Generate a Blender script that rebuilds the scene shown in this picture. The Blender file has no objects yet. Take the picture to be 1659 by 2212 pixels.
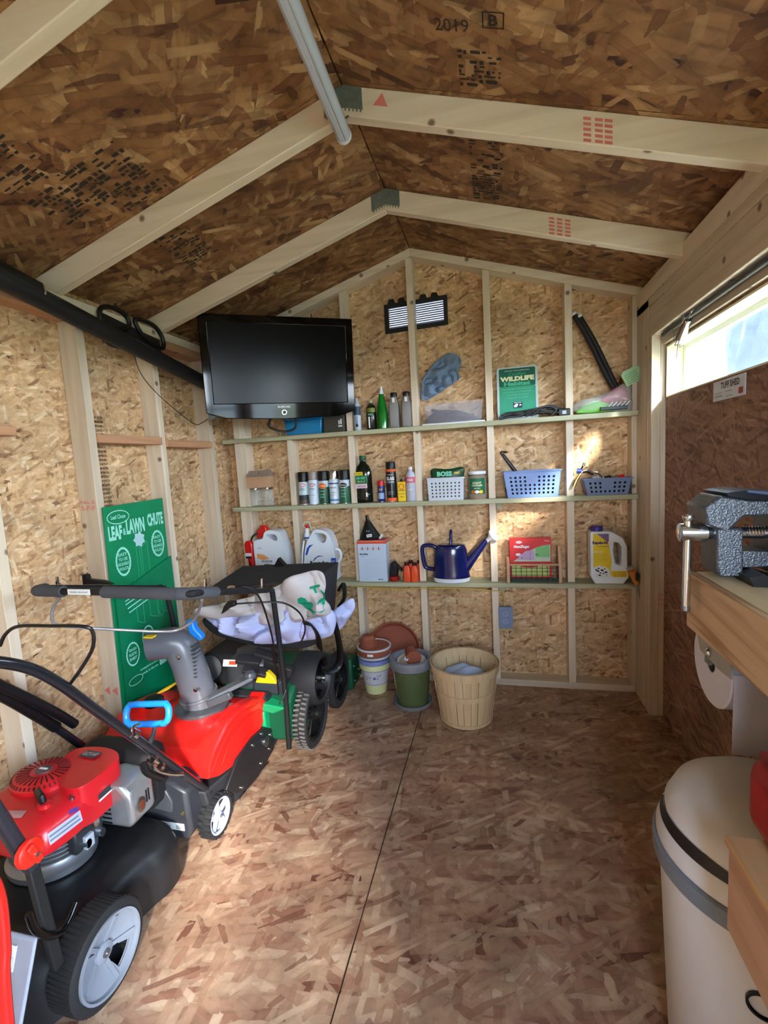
import bpy, bmesh, math, random
from mathutils import Vector, Matrix, noise
from mathutils.geometry import tessellate_polygon
random.seed(7)
SC = bpy.context.scene
COL = SC.collection
PI = math.pi

# ------------------------------------------------------------------ camera
FPX = 1008.25
CAM = Vector((0.4267, -2.6847, 1.3412))
yaw, pitch, roll = .2392, .1084, -.0556
Fv = Vector((-math.sin(yaw)*math.cos(pitch), math.cos(yaw)*math.cos(pitch), -math.sin(pitch)))
R0 = Vector((math.cos(yaw), math.sin(yaw), 0)); U0 = R0.cross(Fv)
Rv = math.cos(roll)*R0 + math.sin(roll)*U0
Uv = -math.sin(roll)*R0 + math.cos(roll)*U0
cd = bpy.data.cameras.new('camera'); cam = bpy.data.objects.new('camera', cd); COL.objects.link(cam)
cd.sensor_fit = 'HORIZONTAL'; cd.sensor_width = 36.0; cd.lens = FPX*36.0/1659.0; cd.clip_start = .02
m3 = Matrix((Rv, Uv, -Fv)).transposed()
cam.matrix_world = Matrix.Translation(CAM) @ m3.to_4x4()
SC.camera = cam

def at(px, py, ax, val):
    """point of the room seen at a pixel, on the plane axis=val (used as a tape measure)"""
    d = Fv + Rv*((px-829.5)/FPX) - Uv*((py-1106)/FPX)
    i = 'xyz'.index(ax)
    t = (val-CAM[i])/d[i]
    return CAM + d*t

# ------------------------------------------------------------------ world, sun, exposure
W = bpy.data.worlds.new('overcast sky'); SC.world = W; W.use_nodes = True
nt = W.node_tree; nt.nodes.clear()
wo = nt.nodes.new('ShaderNodeOutputWorld'); bg = nt.nodes.new('ShaderNodeBackground')
tc = nt.nodes.new('ShaderNodeTexCoord'); sx = nt.nodes.new('ShaderNodeSeparateXYZ'); rp = nt.nodes.new('ShaderNodeValToRGB')
nt.links.new(tc.outputs['Generated'], sx.inputs[0]); nt.links.new(sx.outputs['Z'], rp.inputs[0])
rp.color_ramp.elements[0].position = 0.0; rp.color_ramp.elements[0].color = (.80, .90, 1.0, 1)
rp.color_ramp.elements[1].position = 0.6; rp.color_ramp.elements[1].color = (.50, .70, 1.0, 1)
nt.links.new(rp.outputs[0], bg.inputs[0]); bg.inputs[1].default_value = 6.0
nt.links.new(bg.outputs[0], wo.inputs[0])
try: W.cycles.sampling_method = 'AUTOMATIC'
except Exception: pass

sd = bpy.data.lights.new('sun', 'SUN'); sun = bpy.data.objects.new('sun', sd); COL.objects.link(sun)
sd.energy = 3.2; sd.angle = math.radians(7); sd.color = (1, .95, .86)
sun.location = (6, -9, 6)
sun.rotation_euler = Vector((-.35, .67, -.36)).to_track_quat('-Z', 'Y').to_euler()

def portal(name, loc, direction, sx_, sy_):
    l = bpy.data.lights.new(name, 'AREA'); l.shape = 'RECTANGLE'; l.size = sx_; l.size_y = sy_
    l.cycles.is_portal = True
    o = bpy.data.objects.new(name, l); COL.objects.link(o); o.location = loc
    o.rotation_euler = Vector(direction).to_track_quat('-Z', 'Z').to_euler()
    return o
portal('door_portal', (1.27, -3.07, 1.0), (-1, 0, 0), .95, 2.0)
portal('window_portal', (1.27, -1.09, 1.66), (-1, 0, 0), 1.6, .22)
portal('rear_window_portal', (.78, -3.73, 1.45), (0, 1, 0), .7, .9)

vs = SC.view_settings
vs.view_transform = 'Standard'; vs.look = 'None'; vs.gamma = 1.0; vs.exposure = 2.62; vs.use_curve_mapping = False
SC.display_settings.display_device = 'sRGB'
SC.cycles.max_bounces = 7; SC.cycles.diffuse_bounces = 5; SC.cycles.glossy_bounces = 3
SC.cycles.transmission_bounces = 6; SC.cycles.transparent_max_bounces = 8
SC.cycles.caustics_reflective = False; SC.cycles.caustics_refractive = False
SC.cycles.use_denoising = True
SC.cycles.sample_clamp_indirect = 6.0

# ------------------------------------------------------------------ materials
def lin(c):
    return tuple((x/12.92 if x <= .04045 else ((x+.055)/1.055)**2.4) for x in c)
def rgb(r, g, b): return lin((r/255, g/255, b/255)) + (1,)
MATS = {}
def newmat(name):
    m = bpy.data.materials.new(name); m.use_nodes = True
    b = m.node_tree.nodes['Principled BSDF']
    return m, m.node_tree, b
def mat(name, col, rough=.5, metal=0.0, var=.06, scale=14.0, trans=0, ior=1.45, alpha=1.0, emit=None, estr=1.0, coat=0, bump=0, spec=None):
    if name in MATS: return MATS[name]
    m, t, b = newmat(name)
    c = rgb(*col)
    b.inputs['Roughness'].default_value = rough; b.inputs['Metallic'].default_value = metal
    b.inputs['IOR'].default_value = ior
    if trans: b.inputs['Transmission Weight'].default_value = trans
    if alpha < 1: b.inputs['Alpha'].default_value = alpha
    if coat: b.inputs['Coat Weight'].default_value = coat; b.inputs['Coat Roughness'].default_value = .08
    if spec is not None: b.inputs['Specular IOR Level'].default_value = spec
    if emit: b.inputs['Emission Color'].default_value = rgb(*emit); b.inputs['Emission Strength'].default_value = estr
    if var > 0:
        co = t.nodes.new('ShaderNodeTexCoord'); nz = t.nodes.new('ShaderNodeTexNoise'); nz.inputs['Scale'].default_value = scale
        nz.inputs['Detail'].default_value = 3
        t.links.new(co.outputs['Object'], nz.inputs['Vector'])
        mx = t.nodes.new('ShaderNodeMix'); mx.data_type = 'RGBA'
        mx.inputs[6].default_value = tuple(x*(1-var*2.2) for x in c[:3])+(1,)
        mx.inputs[7].default_value = tuple(min(1, x*(1+var*1.8)) for x in c[:3])+(1,)
        t.links.new(nz.outputs['Fac'], mx.inputs[0]); t.links.new(mx.outputs[2], b.inputs['Base Color'])
        if bump:
            bp = t.nodes.new('ShaderNodeBump'); bp.inputs['Strength'].default_value = bump; bp.inputs['Distance'].default_value = .002
            t.links.new(nz.outputs['Fac'], bp.inputs['Height']); t.links.new(bp.outputs[0], b.inputs['Normal'])
    else:
        b.inputs['Base Color'].default_value = c
    MATS[name] = m
    return m

def osb(name, ramp, slen, swid, seed, rough=.75, dark=.55, layers=7, opac=.15, blotch=.72, warp=.012):
    """oriented strand board: rotated, stretched cells laid over each other"""
    m, t, b = newmat(name); N = t.nodes; L = t.links
    b.inputs['Roughness'].default_value = rough
    uv = N.new('ShaderNodeUVMap'); uv.uv_map = 'UVMap'
    wz = N.new('ShaderNodeTexNoise'); wz.noise_dimensions = '2D'; wz.inputs['Scale'].default_value = 26; wz.inputs['Detail'].default_value = 2
    L.new(uv.outputs[0], wz.inputs['Vector'])
    ws = N.new('ShaderNodeVectorMath'); ws.operation = 'MULTIPLY_ADD'; ws.inputs[1].default_value = (warp, warp, 0); L.new(wz.outputs['Color'], ws.inputs[0]); L.new(uv.outputs[0], ws.inputs[2])
    rnd = random.Random(seed)
    cur = None
    angs = [12, 78, 133, 48, 160, 100, 28]
    for i in range(layers):
        mp = N.new('ShaderNodeMapping'); mp.vector_type = 'TEXTURE'
        a = math.radians(angs[i % 7] + rnd.uniform(-8, 8)); f = rnd.uniform(.55, 1.35); f2 = rnd.uniform(.55, 1.4)
        mp.inputs['Rotation'].default_value = (0, 0, a)
        mp.inputs['Location'].default_value = (rnd.uniform(-3, 3), rnd.uniform(-3, 3), 0)
        mp.inputs['Scale'].default_value = (slen*f, swid*f2, 1)
        L.new(ws.outputs[0], mp.inputs['Vector'])
        v = N.new('ShaderNodeTexVoronoi'); v.voronoi_dimensions = '2D'; v.feature = 'F1'; v.distance = 'CHEBYCHEV'
        v.inputs['Scale'].default_value = 1.0; v.inputs['Randomness'].default_value = .85
        L.new(mp.outputs[0], v.inputs['Vector'])
        sep = N.new('ShaderNodeSeparateColor'); L.new(v.outputs['Color'], sep.inputs[0])
        cr = N.new('ShaderNodeValToRGB'); els = cr.color_ramp.elements
        while len(els) < len(ramp): els.new(.5)
        for e, (p, c) in zip(els, ramp): e.position = p; e.color = rgb(*c)
        L.new(sep.outputs[1], cr.inputs[0])
        # strand edges a little darker
        ed = N.new('ShaderNodeMapRange'); ed.inputs[1].default_value = .28; ed.inputs[2].default_value = .5; ed.inputs[3].default_value = 1.0; ed.inputs[4].default_value = dark
        L.new(v.outputs['Distance'], ed.inputs[0])
        ml = N.new('ShaderNodeMix'); ml.data_type = 'RGBA'; ml.blend_type = 'MULTIPLY'; ml.inputs[0].default_value = 1
        L.new(cr.outputs[0], ml.inputs[6]); L.new(ed.outputs[0], ml.inputs[7])
        if cur is None: cur = ml.outputs[2]
        else:
            gt = N.new('ShaderNodeMath'); gt.operation = 'GREATER_THAN'; gt.inputs[1].default_value = .62
            L.new(sep.outputs[0], gt.inputs[0])
            lt = N.new('ShaderNodeMath'); lt.operation = 'LESS_THAN'; lt.inputs[1].default_value = .47
            L.new(v.outputs['Distance'], lt.inputs[0])
            op = N.new('ShaderNodeMapRange'); op.inputs[3].default_value = opac; L.new(sep.outputs[2], op.inputs[0])
            m0 = N.new('ShaderNodeMath'); m0.operation = 'MULTIPLY'; L.new(gt.outputs[0], m0.inputs[0]); L.new(op.outputs[0], m0.inputs[1])
            mu = N.new('ShaderNodeMath'); mu.operation = 'MULTIPLY'; L.new(m0.outputs[0], mu.inputs[0]); L.new(lt.outputs[0], mu.inputs[1])
            mx = N.new('ShaderNodeMix'); mx.data_type = 'RGBA'
            L.new(mu.outputs[0], mx.inputs[0]); L.new(cur, mx.inputs[6]); L.new(ml.outputs[2], mx.inputs[7]); cur = mx.outputs[2]
    # fine grain and broad staining
    n2 = N.new('ShaderNodeTexNoise'); n2.noise_dimensions = '2D'; n2.inputs['Scale'].default_value = 3.2; n2.inputs['Detail'].default_value = 8; n2.inputs['Roughness'].default_value = .72
    L.new(uv.outputs[0], n2.inputs['Vector'])
    mr = N.new('ShaderNodeMapRange'); mr.inputs[1].default_value = .3; mr.inputs[2].default_value = .7; mr.inputs[3].default_value = blotch; mr.inputs[4].default_value = 1.18; L.new(n2.outputs['Fac'], mr.inputs[0])
    mm = N.new('ShaderNodeMix'); mm.data_type = 'RGBA'; mm.blend_type = 'MULTIPLY'; mm.inputs[0].default_value = 1
    L.new(cur, mm.inputs[6]); L.new(mr.outputs[0], mm.inputs[7])
    L.new(mm.outputs[2], b.inputs['Base Color'])
    MATS[name] = m
    return m

def wood(name, base, line, rough=.65, sc=26.0, knots=True, contrast=.5, rings=False):
    """sawn timber; UV v runs along the grain"""
    if name in MATS: return MATS[name]
    m, t, b = newmat(name); N = t.nodes; L = t.links
    b.inputs['Roughness'].default_value = rough
    uv = N.new('ShaderNodeUVMap'); uv.uv_map = 'UVMap'
    oi = N.new('ShaderNodeObjectInfo')
    ad = N.new('ShaderNodeVectorMath'); ad.operation = 'ADD'
    sc_ = N.new('ShaderNodeMath'); sc_.operation = 'MULTIPLY'; sc_.inputs[1].default_value = 13.0; L.new(oi.outputs['Random'], sc_.inputs[0])
    L.new(uv.outputs[0], ad.inputs[0]); L.new(sc_.outputs[0], ad.inputs[1])
    mp = N.new('ShaderNodeMapping'); mp.inputs['Scale'].default_value = (1.0, .07, 1); L.new(ad.outputs[0], mp.inputs[0])
    n = N.new('ShaderNodeTexNoise'); n.noise_dimensions = '2D'; n.inputs['Scale'].default_value = sc*(.35 if rings else 1); n.inputs['Detail'].default_value = 4; n.inputs['Distortion'].default_value = .4
    L.new(mp.outputs[0], n.inputs['Vector'])
    src = n.outputs['Fac']
    if rings:
        mu = N.new('ShaderNodeMath'); mu.operation = 'MULTIPLY'; mu.inputs[1].default_value = 14; L.new(src, mu.inputs[0])
        fr = N.new('ShaderNodeMath'); fr.operation = 'PINGPONG'; fr.inputs[1].default_value = 1; L.new(mu.outputs[0], fr.inputs[0]); src = fr.outputs[0]
    mr = N.new('ShaderNodeMapRange'); mr.inputs[1].default_value = .35 if not rings else .25; mr.inputs[2].default_value = .75 if not rings else .95; L.new(src, mr.inputs[0])
    ml = N.new('ShaderNodeMath'); ml.operation = 'MULTIPLY'; ml.inputs[1].default_value = contrast; L.new(mr.outputs[0], ml.inputs[0])
    mx = N.new('ShaderNodeMix'); mx.data_type = 'RGBA'; mx.inputs[6].default_value = rgb(*base); mx.inputs[7].default_value = rgb(*line)
    L.new(ml.outputs[0], mx.inputs[0]); cur = mx.outputs[2]
    if knots:
        v = N.new('ShaderNodeTexVoronoi'); v.voronoi_dimensions = '2D'; v.inputs['Scale'].default_value = 3.3
        L.new(ad.outputs[0], v.inputs['Vector'])
        k = N.new('ShaderNodeMapRange'); k.inputs[1].default_value = .022; k.inputs[2].default_value = .05; k.inputs[3].default_value = .85; k.inputs[4].default_value = 0; L.new(v.outputs['Distance'], k.inputs[0])
        m2 = N.new('ShaderNodeMix'); m2.data_type = 'RGBA'; m2.inputs[7].default_value = rgb(96, 60, 38)
        L.new(k.outputs[0], m2.inputs[0]); L.new(cur, m2.inputs[6]); cur = m2.outputs[2]
    L.new(cur, b.inputs['Base Color'])
    MATS[name] = m
    return m

RW = [(0, (118, 78, 48)), (.07, (168, 128, 88)), (.3, (208, 168, 122)), (.75, (220, 182, 138)), (1, (238, 214, 176))]
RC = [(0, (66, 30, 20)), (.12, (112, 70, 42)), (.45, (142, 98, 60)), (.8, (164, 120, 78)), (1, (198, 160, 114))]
RF = [(0, (108, 66, 50)), (.12, (146, 104, 82)), (.4, (168, 132, 106)), (.8, (178, 146, 118)), (1, (202, 174, 146))]
RD = [(0, (98, 66, 50)), (.3, (134, 98, 76)), (.7, (150, 114, 92)), (1, (170, 134, 110))]
OSB_W = osb('osb_wall', RW, .055, .014, 3, dark=.82, opac=.0, warp=.006)
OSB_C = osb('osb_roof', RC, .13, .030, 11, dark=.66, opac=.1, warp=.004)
OSB_F = osb('osb_floor', RF, .12, .022, 5, rough=.45, dark=.8, opac=.0, blotch=.66, warp=.003)
OSB_D = osb('osb_door', RD, .14, .018, 9, dark=.85, layers=5, opac=.1)
PINE = wood('pine', (226, 212, 190), (190, 168, 136), contrast=.45)
PINE2 = wood('pine_weathered', (208, 194, 172), (166, 148, 122), contrast=.5)
RED_PINE = wood('pine_red', (196, 148, 112), (150, 98, 66))
TREATED = wood('treated_pine', (180, 180, 148), (136, 132, 100), contrast=.6, knots=False)
PLY = wood('plywood', (206, 172, 124), (148, 104, 62), sc=18, contrast=.8, rings=True, knots=False)
BENCHTOP = wood('bench_top', (214, 196, 160), (186, 160, 118), contrast=.4, knots=False)

BLACK = mat('black_plastic', (13, 14, 17), .4, var=.1)
BLACKM = mat('black_matt', (20, 21, 23), .65, var=.12)
BLACKG = mat('black_gloss', (6, 7, 9), .06, var=0, spec=.3)
RUBBER = mat('rubber', (24, 24, 26), .8, var=.2, bump=.3)
DGREY = mat('dark_grey_plastic', (66, 69, 74), .34, var=.08)
MGREY = mat('mid_grey', (120, 124, 130), .45)
LGREY = mat('light_grey', (176, 184, 194), .4)
WHITE = mat('white_plastic', (224, 232, 240), .35, var=.02)
WHITEP = mat('white_print', (226, 232, 232), .6, var=0)
CREAM = mat('cream_print', (232, 236, 200), .6, var=0)
RED = mat('red_plastic', (214, 30, 26), .28, coat=.3)
REDM = mat('red_engine', (205, 28, 38), .32, coat=.2)
DRED = mat('dark_red', (150, 22, 16), .45)
ORANGE = mat('orange', (232, 84, 44), .4)
GREEN = mat('bright_green', (16, 150, 96), .35)
DGREEN = mat('dark_green', (20, 84, 56), .45)
BGREEN = mat('board_green', (0, 132, 84), .5)
PGREEN = mat('print_green_light', (120, 214, 180), .6, var=0)
YELLOW = mat('yellow', (240, 206, 30), .4)
BLUE = mat('bright_blue', (20, 128, 226), .3)
NAVY = mat('navy_enamel', (16, 26, 84), .18, coat=.5)
CHROME = mat('chrome', (214, 220, 226), .18, metal=1, var=.03)
STEEL = mat('steel', (150, 156, 162), .35, metal=1)
GALV = mat('galvanised', (134, 146, 140), .5, metal=.7, var=.15, scale=60)
ALU = mat('cast_aluminium', (160, 164, 168), .42, metal=.8, var=.12, bump=.2)
GLASS = mat('clear_glass', (244, 250, 250), .03, var=0, trans=1, ior=1.45)
CLEARP = mat('clear_plastic', (216, 222, 228), .15, var=0, alpha=.35)
PINKW = mat('stamp_red', (214, 120, 108), .7, var=0)
STAMP = mat('stamp_black', (48, 42, 34), .8, var=0)
TERRA = mat('terracotta', (152, 84, 62), .8, var=.08)
KRAFT = mat('kraft_wood', (196, 156, 122), .8)

# ------------------------------------------------------------------ mesh builder
class M:
    def __init__(s): s.v = []; s.f = []
    def add(s, vs, fs):
        n = len(s.v); s.v += [Vector(p) for p in vs]; s.f += [tuple(n+i for i in f) for f in fs]; return s
    def box(s, x0, x1, y0, y1, z0, z1):
        return s.add([(x0,y0,z0),(x1,y0,z0),(x1,y1,z0),(x0,y1,z0),(x0,y0,z1),(x1,y0,z1),(x1,y1,z1),(x0,y1,z1)],
                     [(0,3,2,1),(4,5,6,7),(0,1,5,4),(1,2,6,5),(2,3,7,6),(3,0,4,7)])
    def obox(s, c, size, rot=(0,0,0)):
        mm = M().box(-size[0]/2, size[0]/2, -size[1]/2, size[1]/2, -size[2]/2, size[2]/2)
        from mathutils import Euler
        R = Euler(rot).to_matrix()
        return s.add([R@p+Vector(c) for p in mm.v], mm.f)
    def bar(s, a, b, w, h, up=(0,0,1)):
        """rectangular bar from a to b, w across, h along up"""
        a = Vector(a); b = Vector(b); d = (b-a).normalized(); up = Vector(up); r = d.cross(up).normalized(); u = r.cross(d)
        q = [r*(-w/2)+u*(-h/2), r*(w/2)+u*(-h/2), r*(w/2)+u*(h/2), r*(-w/2)+u*(h/2)]
        return s.add([a+x for x in q]+[b+x for x in q], [(0,1,2,3),(7,6,5,4),(0,4,5,1),(1,5,6,2),(2,6,7,3),(3,7,4,0)])
    def hexa(s, p):
        """8 corners: bottom ring 4, top ring 4"""
        return s.add(p, [(0,3,2,1),(4,5,6,7),(0,1,5,4),(1,2,6,5),(2,3,7,6),(3,0,4,7)])
    def rings(s, rs, close=True, cap=True):
        n = len(rs[0]); vs = [p for r in rs for p in r]; fs = []
        for i in range(len(rs)-1):
            for j in range(n if close else n-1):
                k = (j+1) % n
                fs.append((i*n+j, i*n+k, (i+1)*n+k, (i+1)*n+j))
        if cap and close:
            fs.append(tuple(range(n-1, -1, -1))); fs.append(tuple((len(rs)-1)*n+j for j in range(n)))
        return s.add(vs, fs)
    def lathe(s, prof, c=(0,0,0), axis=(0,0,1), n=28, cap=True, sx=1, sy=1):
        """prof: (r, h) along the axis"""
        a = Vector(axis).normalized(); t = Vector((1,0,0)) if abs(a.x) < .9 else Vector((0,1,0))
        if abs(a.z) > .99: t = Vector((1,0,0))
        u = (t - a*t.dot(a)).normalized(); w = a.cross(u); c = Vector(c)
        rs = [[c + a*h + (u*math.cos(2*PI*j/n)*sx + w*math.sin(2*PI*j/n)*sy)*max(r, 1e-4) for j in range(n)] for r, h in prof]
        return s.rings(rs, True, cap)
    def cyl(s, a, b, r, r2=None, n=16):
        a = Vector(a); b = Vector(b)
        return s.lathe([(r, 0), (r if r2 is None else r2, (b-a).length)], a, b-a, n)
    def tube(s, pts, r, n=8, smooth=6, closed=False, flat=1.0):
        P = [Vector(p) for p in pts]
        if smooth and len(P) > 2: P = catmull(P, smooth, closed)
        rs = []; prev = None; K = len(P)
        for i, p in enumerate(P):
            if closed: d = P[(i+1) % K]-P[i-1]
            else: d = P[min(i+1, K-1)]-P[max(i-1, 0)]
            if d.length < 1e-9: d = Vector((0,0,1))
            d.normalize()
            if prev is None:
                t = Vector((0,0,1)) if abs(d.z) < .9 else Vector((1,0,0))
                u = (t-d*t.dot(d)).normalized()
            else:
                u = prev - d*prev.dot(d)
                u = u.normalized() if u.length > 1e-6 else prev
            prev = u; w = d.cross(u)
            rr = r(i/(K-1)) if callable(r) else r
            rs.append([p+(u*math.cos(2*PI*j/n)*flat+w*math.sin(2*PI*j/n))*rr for j in range(n)])
        if closed: rs.append(rs[0]); return s.rings(rs, True, False)
        return s.rings(rs, True, True)
    def prism(s, poly, ax, a0, a1, holes=(), f=None):
        """poly: list of 2-D points in the plane normal to ax (x: (y,z), y: (x,z), z: (x,y)); f maps (u,v,w) to a point instead"""
        def P(q, w):
            if f: return f(q[0], q[1], w)
            return {'x': (w, q[0], q[1]), 'y': (q[0], w, q[1]), 'z': (q[0], q[1], w)}[ax]
        loops = [list(poly)]+[list(h) for h in holes]
        flat = [q for l in loops for q in l]
        tris = tessellate_polygon([[Vector((q[0], q[1], 0)) for q in l] for l in loops])
        n = len(flat)
        vs = [P(q, a0) for q in flat]+[P(q, a1) for q in flat]
        fs = [tuple(t) for t in tris]+[tuple(n+i for i in reversed(t)) for t in tris]
        k = 0
        for l in loops:
            m_ = len(l)
            for i in range(m_): fs.append((k+i, k+(i+1) % m_, n+k+(i+1) % m_, n+k+i))
            k += m_
        return s.add(vs, fs)
    def sph(s, c, r, n=16, m_=10):
        if not hasattr(r, '__len__'): r = (r, r, r)
        c = Vector(c)
        rs = []
        for i in range(m_+1):
            a = -PI/2+PI*i/m_
            rs.append([c+Vector((r[0]*math.cos(a)*math.cos(2*PI*j/n)+1e-5*math.cos(2*PI*j/n), r[1]*math.cos(a)*math.sin(2*PI*j/n)+1e-5*math.sin(2*PI*j/n), r[2]*math.sin(a))) for j in range(n)])
        return s.rings(rs, True, True)
    def pillow(s, outline, depth_dir, thick, folds=.0, fs_=9.0, seed=0, rings=9, back=.6, res=4, fdir=None):
        """soft lump from a (roughly star-shaped) outline of 3-D points"""
        P = catmull([Vector(p) for p in outline], res, True); n = len(P)
        c = sum(P, Vector())/n; d = Vector(depth_dir).normalized(); o = Vector((seed*3.1, seed*1.7, 0)); rs = []
        for side, th in ((-1, thick*back), (1, thick)):
            R = []
            for k in range(rings+1):
                a = PI/2*k/rings; sc = math.cos(a); h = math.sin(a)
                ring = []
                for p in P:
                    q = c+(p-c)*max(sc, .004)
                    nn = noise.noise(q*fs_+o)*folds + abs(noise.noise(q*fs_*.6+o*2))*folds*1.3 - .4*folds
                    if fdir is not None:
                        nn += folds*math.sin(fs_*2.2*Vector(fdir).dot(q)+3*noise.noise(q*5+o))*.5
                    ring.append(q+d*side*(th*h**.8 + nn*min(1, h*2.2)))
                R.append(ring)
            rs += (list(reversed(R)) if side < 0 else R[1:])
        return s.rings(rs, True, True)
    def xf(s, mtx): s.v = [mtx @ p for p in s.v]; return s
    def build(s, name, m, parent=None, bevel=0, seg=2, grain=None, world=True, ang=38, sub=0, smooth=True):
        me = bpy.data.meshes.new(name)
        off = parent_loc(parent) if (parent is not None and world) else Vector((0,0,0))
        me.from_pydata([p-off for p in s.v], [], s.f); me.validate(clean_customdata=False)
        bm = bmesh.new(); bm.from_mesh(me); bmesh.ops.recalc_face_normals(bm, faces=bm.faces)
        uvl = bm.loops.layers.uv.new('UVMap')
        for f in bm.faces:
            nn = f.normal; a = max(range(3), key=lambda i: abs(nn[i]))
            for l in f.loops:
                p = l.vert.co+off
                if grain:
                    g = 'xyz'.index(grain); oth = [i for i in range(3) if i != g and i != a]
                    o_ = oth[0] if oth else (g+1) % 3
                    l[uvl].uv = (p[o_] + .37*a, p[g])
                else:
                    l[uvl].uv = [(p.y, p.z), (p.x, p.z), (p.x, p.y)][a]
        bm.to_mesh(me); bm.free()
        if smooth:
            for pl in me.polygons: pl.use_smooth = True
            me.set_sharp_from_angle(angle=math.radians(ang))
        ob = bpy.data.objects.new(name, me); COL.objects.link(ob)
        if m is not None: me.materials.append(m)
        if parent is not None: ob.parent = parent
        if bevel:
            b = ob.modifiers.new('bevel', 'BEVEL'); b.width = bevel; b.segments = seg; b.limit_method = 'ANGLE'; b.angle_limit = math.radians(35)
        if sub:
            q = ob.modifiers.new('sub', 'SUBSURF'); q.levels = sub; q.render_levels = sub
        return ob

def parent_loc(p):
    l = Vector((0,0,0))
    while p is not None: l += p.location; p = p.parent
    return l
def catmull(P, k, closed=False):
    out = []; n = len(P)
    rng = range(n) if closed else range(n-1)
    for i in rng:
        p0 = P[(i-1) % n] if closed else P[max(i-1, 0)]; p1 = P[i]; p2 = P[(i+1) % n]; p3 = P[(i+2) % n] if closed else P[min(i+2, n-1)]
        for j in range(k):
            t = j/k
            out.append(.5*((2*p1)+(p2-p0)*t+(2*p0-5*p1+4*p2-p3)*t*t+(3*p1-p0-3*p2+p3)*t**3))
    if not closed: out.append(P[-1])
    return out
def thing(name, label, cat, loc, group=None, rz=0):
    o = bpy.data.objects.new(name, None); COL.objects.link(o); o.location = Vector(loc); o.rotation_euler[2] = rz
    o['label'] = label; o['category'] = cat
    o.empty_display_size = .05
    if group: o['group'] = group
    return o
def tag(o, label, cat, group=None):
    o['label'] = label; o['category'] = cat
    if group: o['group'] = group
    return o
def struct(o, label=None):
    o['kind'] = 'structure'
    if label: o['label'] = label
    return o
def sempty(name, loc=(0,0,0)):
    o = bpy.data.objects.new(name, None); COL.objects.link(o); o.location = loc; o['kind'] = 'structure'; return o
def rrect(x0, x1, y0, y1, r, n=4):
    o = []
    for cx, cy, a in ((x1-r, y0+r, -PI/2), (x1-r, y1-r, 0), (x0+r, y1-r, PI/2), (x0+r, y0+r, PI)):
        for k in range(n+1): o.append((cx+r*math.cos(a+PI/2*k/n), cy+r*math.sin(a+PI/2*k/n)))
    return o
def ell(cx, cy, rx, ry, n=24): return [(cx+rx*math.cos(2*PI*i/n), cy+ry*math.sin(2*PI*i/n)) for i in range(n)]
_T = {}
def glyphs(body, bold=0.0):
    key = (body, bold)
    if key in _T: return _T[key]
    cu = bpy.data.curves.new('t', 'FONT'); cu.body = body; cu.size = 1; cu.resolution_u = 2; cu.offset = bold; cu.fill_mode = 'FRONT'; cu.align_x = 'LEFT'
    ob = bpy.data.objects.new('t', cu); COL.objects.link(ob)
    dg = bpy.context.evaluated_depsgraph_get(); me = bpy.data.meshes.new_from_object(ob.evaluated_get(dg))
    vs = [v.co.copy() for v in me.vertices]; fs = [tuple(p.vertices) for p in me.polygons]
    bpy.data.objects.remove(ob); bpy.data.meshes.remove(me); bpy.data.curves.remove(cu)
    if not vs: vs = [Vector((0,0,0))]
    x0 = min(v.x for v in vs); x1 = max(v.x for v in vs); y0 = min(v.y for v in vs); y1 = max(v.y for v in vs)
    vs = [((v.x-x0)/max(x1-x0, 1e-6)-.5, (v.y-y0)/max(y1-y0, 1e-6)-.5) for v in vs]
    _T[key] = (vs, fs); return _T[key]
def text(body, c, w, h, m, parent, u=(1,0,0), v=(0,0,1), wrap=None, bold=.02, name='lettering', arc=0):
    """flat lettering, w by h, centred on c in the plane u,v; wrap=(centre, radius) lays it on an upright round body"""
    vs, fs = glyphs(body, bold); u = Vector(u).normalized(); v = Vector(v).normalized(); c = Vector(c); b = M()
    P = []
    for x, y in vs:
        if wrap:
            cc, r = wrap; a = x*w/r + math.atan2(c.x-cc[0], -(c.y-cc[1]))
            P.append(Vector((cc[0]+(r+.0006)*math.sin(a), cc[1]-(r+.0006)*math.cos(a), c.z+y*h)))
        else: P.append(c+u*(x*w)+v*(y*h + arc*(0.25-x*x)*4))
    b.add(P, fs)
    ob = b.build(name, m, parent, smooth=False)
    return ob
def patch(outline, c, m, parent, name='printed_patch', u=(1,0,0), v=(0,0,1), wrap=None, off=.0005, rings=3):
    """flat printed shape; outline in metres about c"""
    u = Vector(u).normalized(); v = Vector(v).normalized(); c = Vector(c); n = u.cross(v); b = M()
    cx = sum(p[0] for p in outline)/len(outline); cy = sum(p[1] for p in outline)/len(outline)
    def P(x, y):
        if wrap:
            cc, r = wrap; a = x/r + math.atan2(c.x-cc[0], -(c.y-cc[1]))
            return Vector((cc[0]+(r+off)*math.sin(a), cc[1]-(r+off)*math.cos(a), c.z+y))
        return c+u*x+v*y+n*off
    if wrap:
        L = []
        for a, bq in zip(outline, outline[1:]+outline[:1]):
            for k in range(3): L.append((a[0]+(bq[0]-a[0])*k/3, a[1]+(bq[1]-a[1])*k/3))
        rs = [[P(cx+(x-cx)*s_, cy+(y-cy)*s_) for x, y in L] for s_ in (1, .7, .4, .02)]
        b.rings(rs, True, False)
    else:
        tr = tessellate_polygon([[Vector((x, y, 0)) for x, y in outline]])
        b.add([P(x, y) for x, y in outline], [tuple(t) for t in tr])
    return b.build(name, m, parent, smooth=bool(wrap))
from mathutils.bvhtree import BVHTree
def pxray(px, py): return (Fv + Rv*((px-829.5)/FPX) - Uv*((py-1106)/FPX)).normalized()
def bvh_of(o):
    off = parent_loc(o.parent); return BVHTree.FromPolygons([v.co+off for v in o.data.vertices], [tuple(p.vertices) for p in o.data.polygons])
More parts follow.
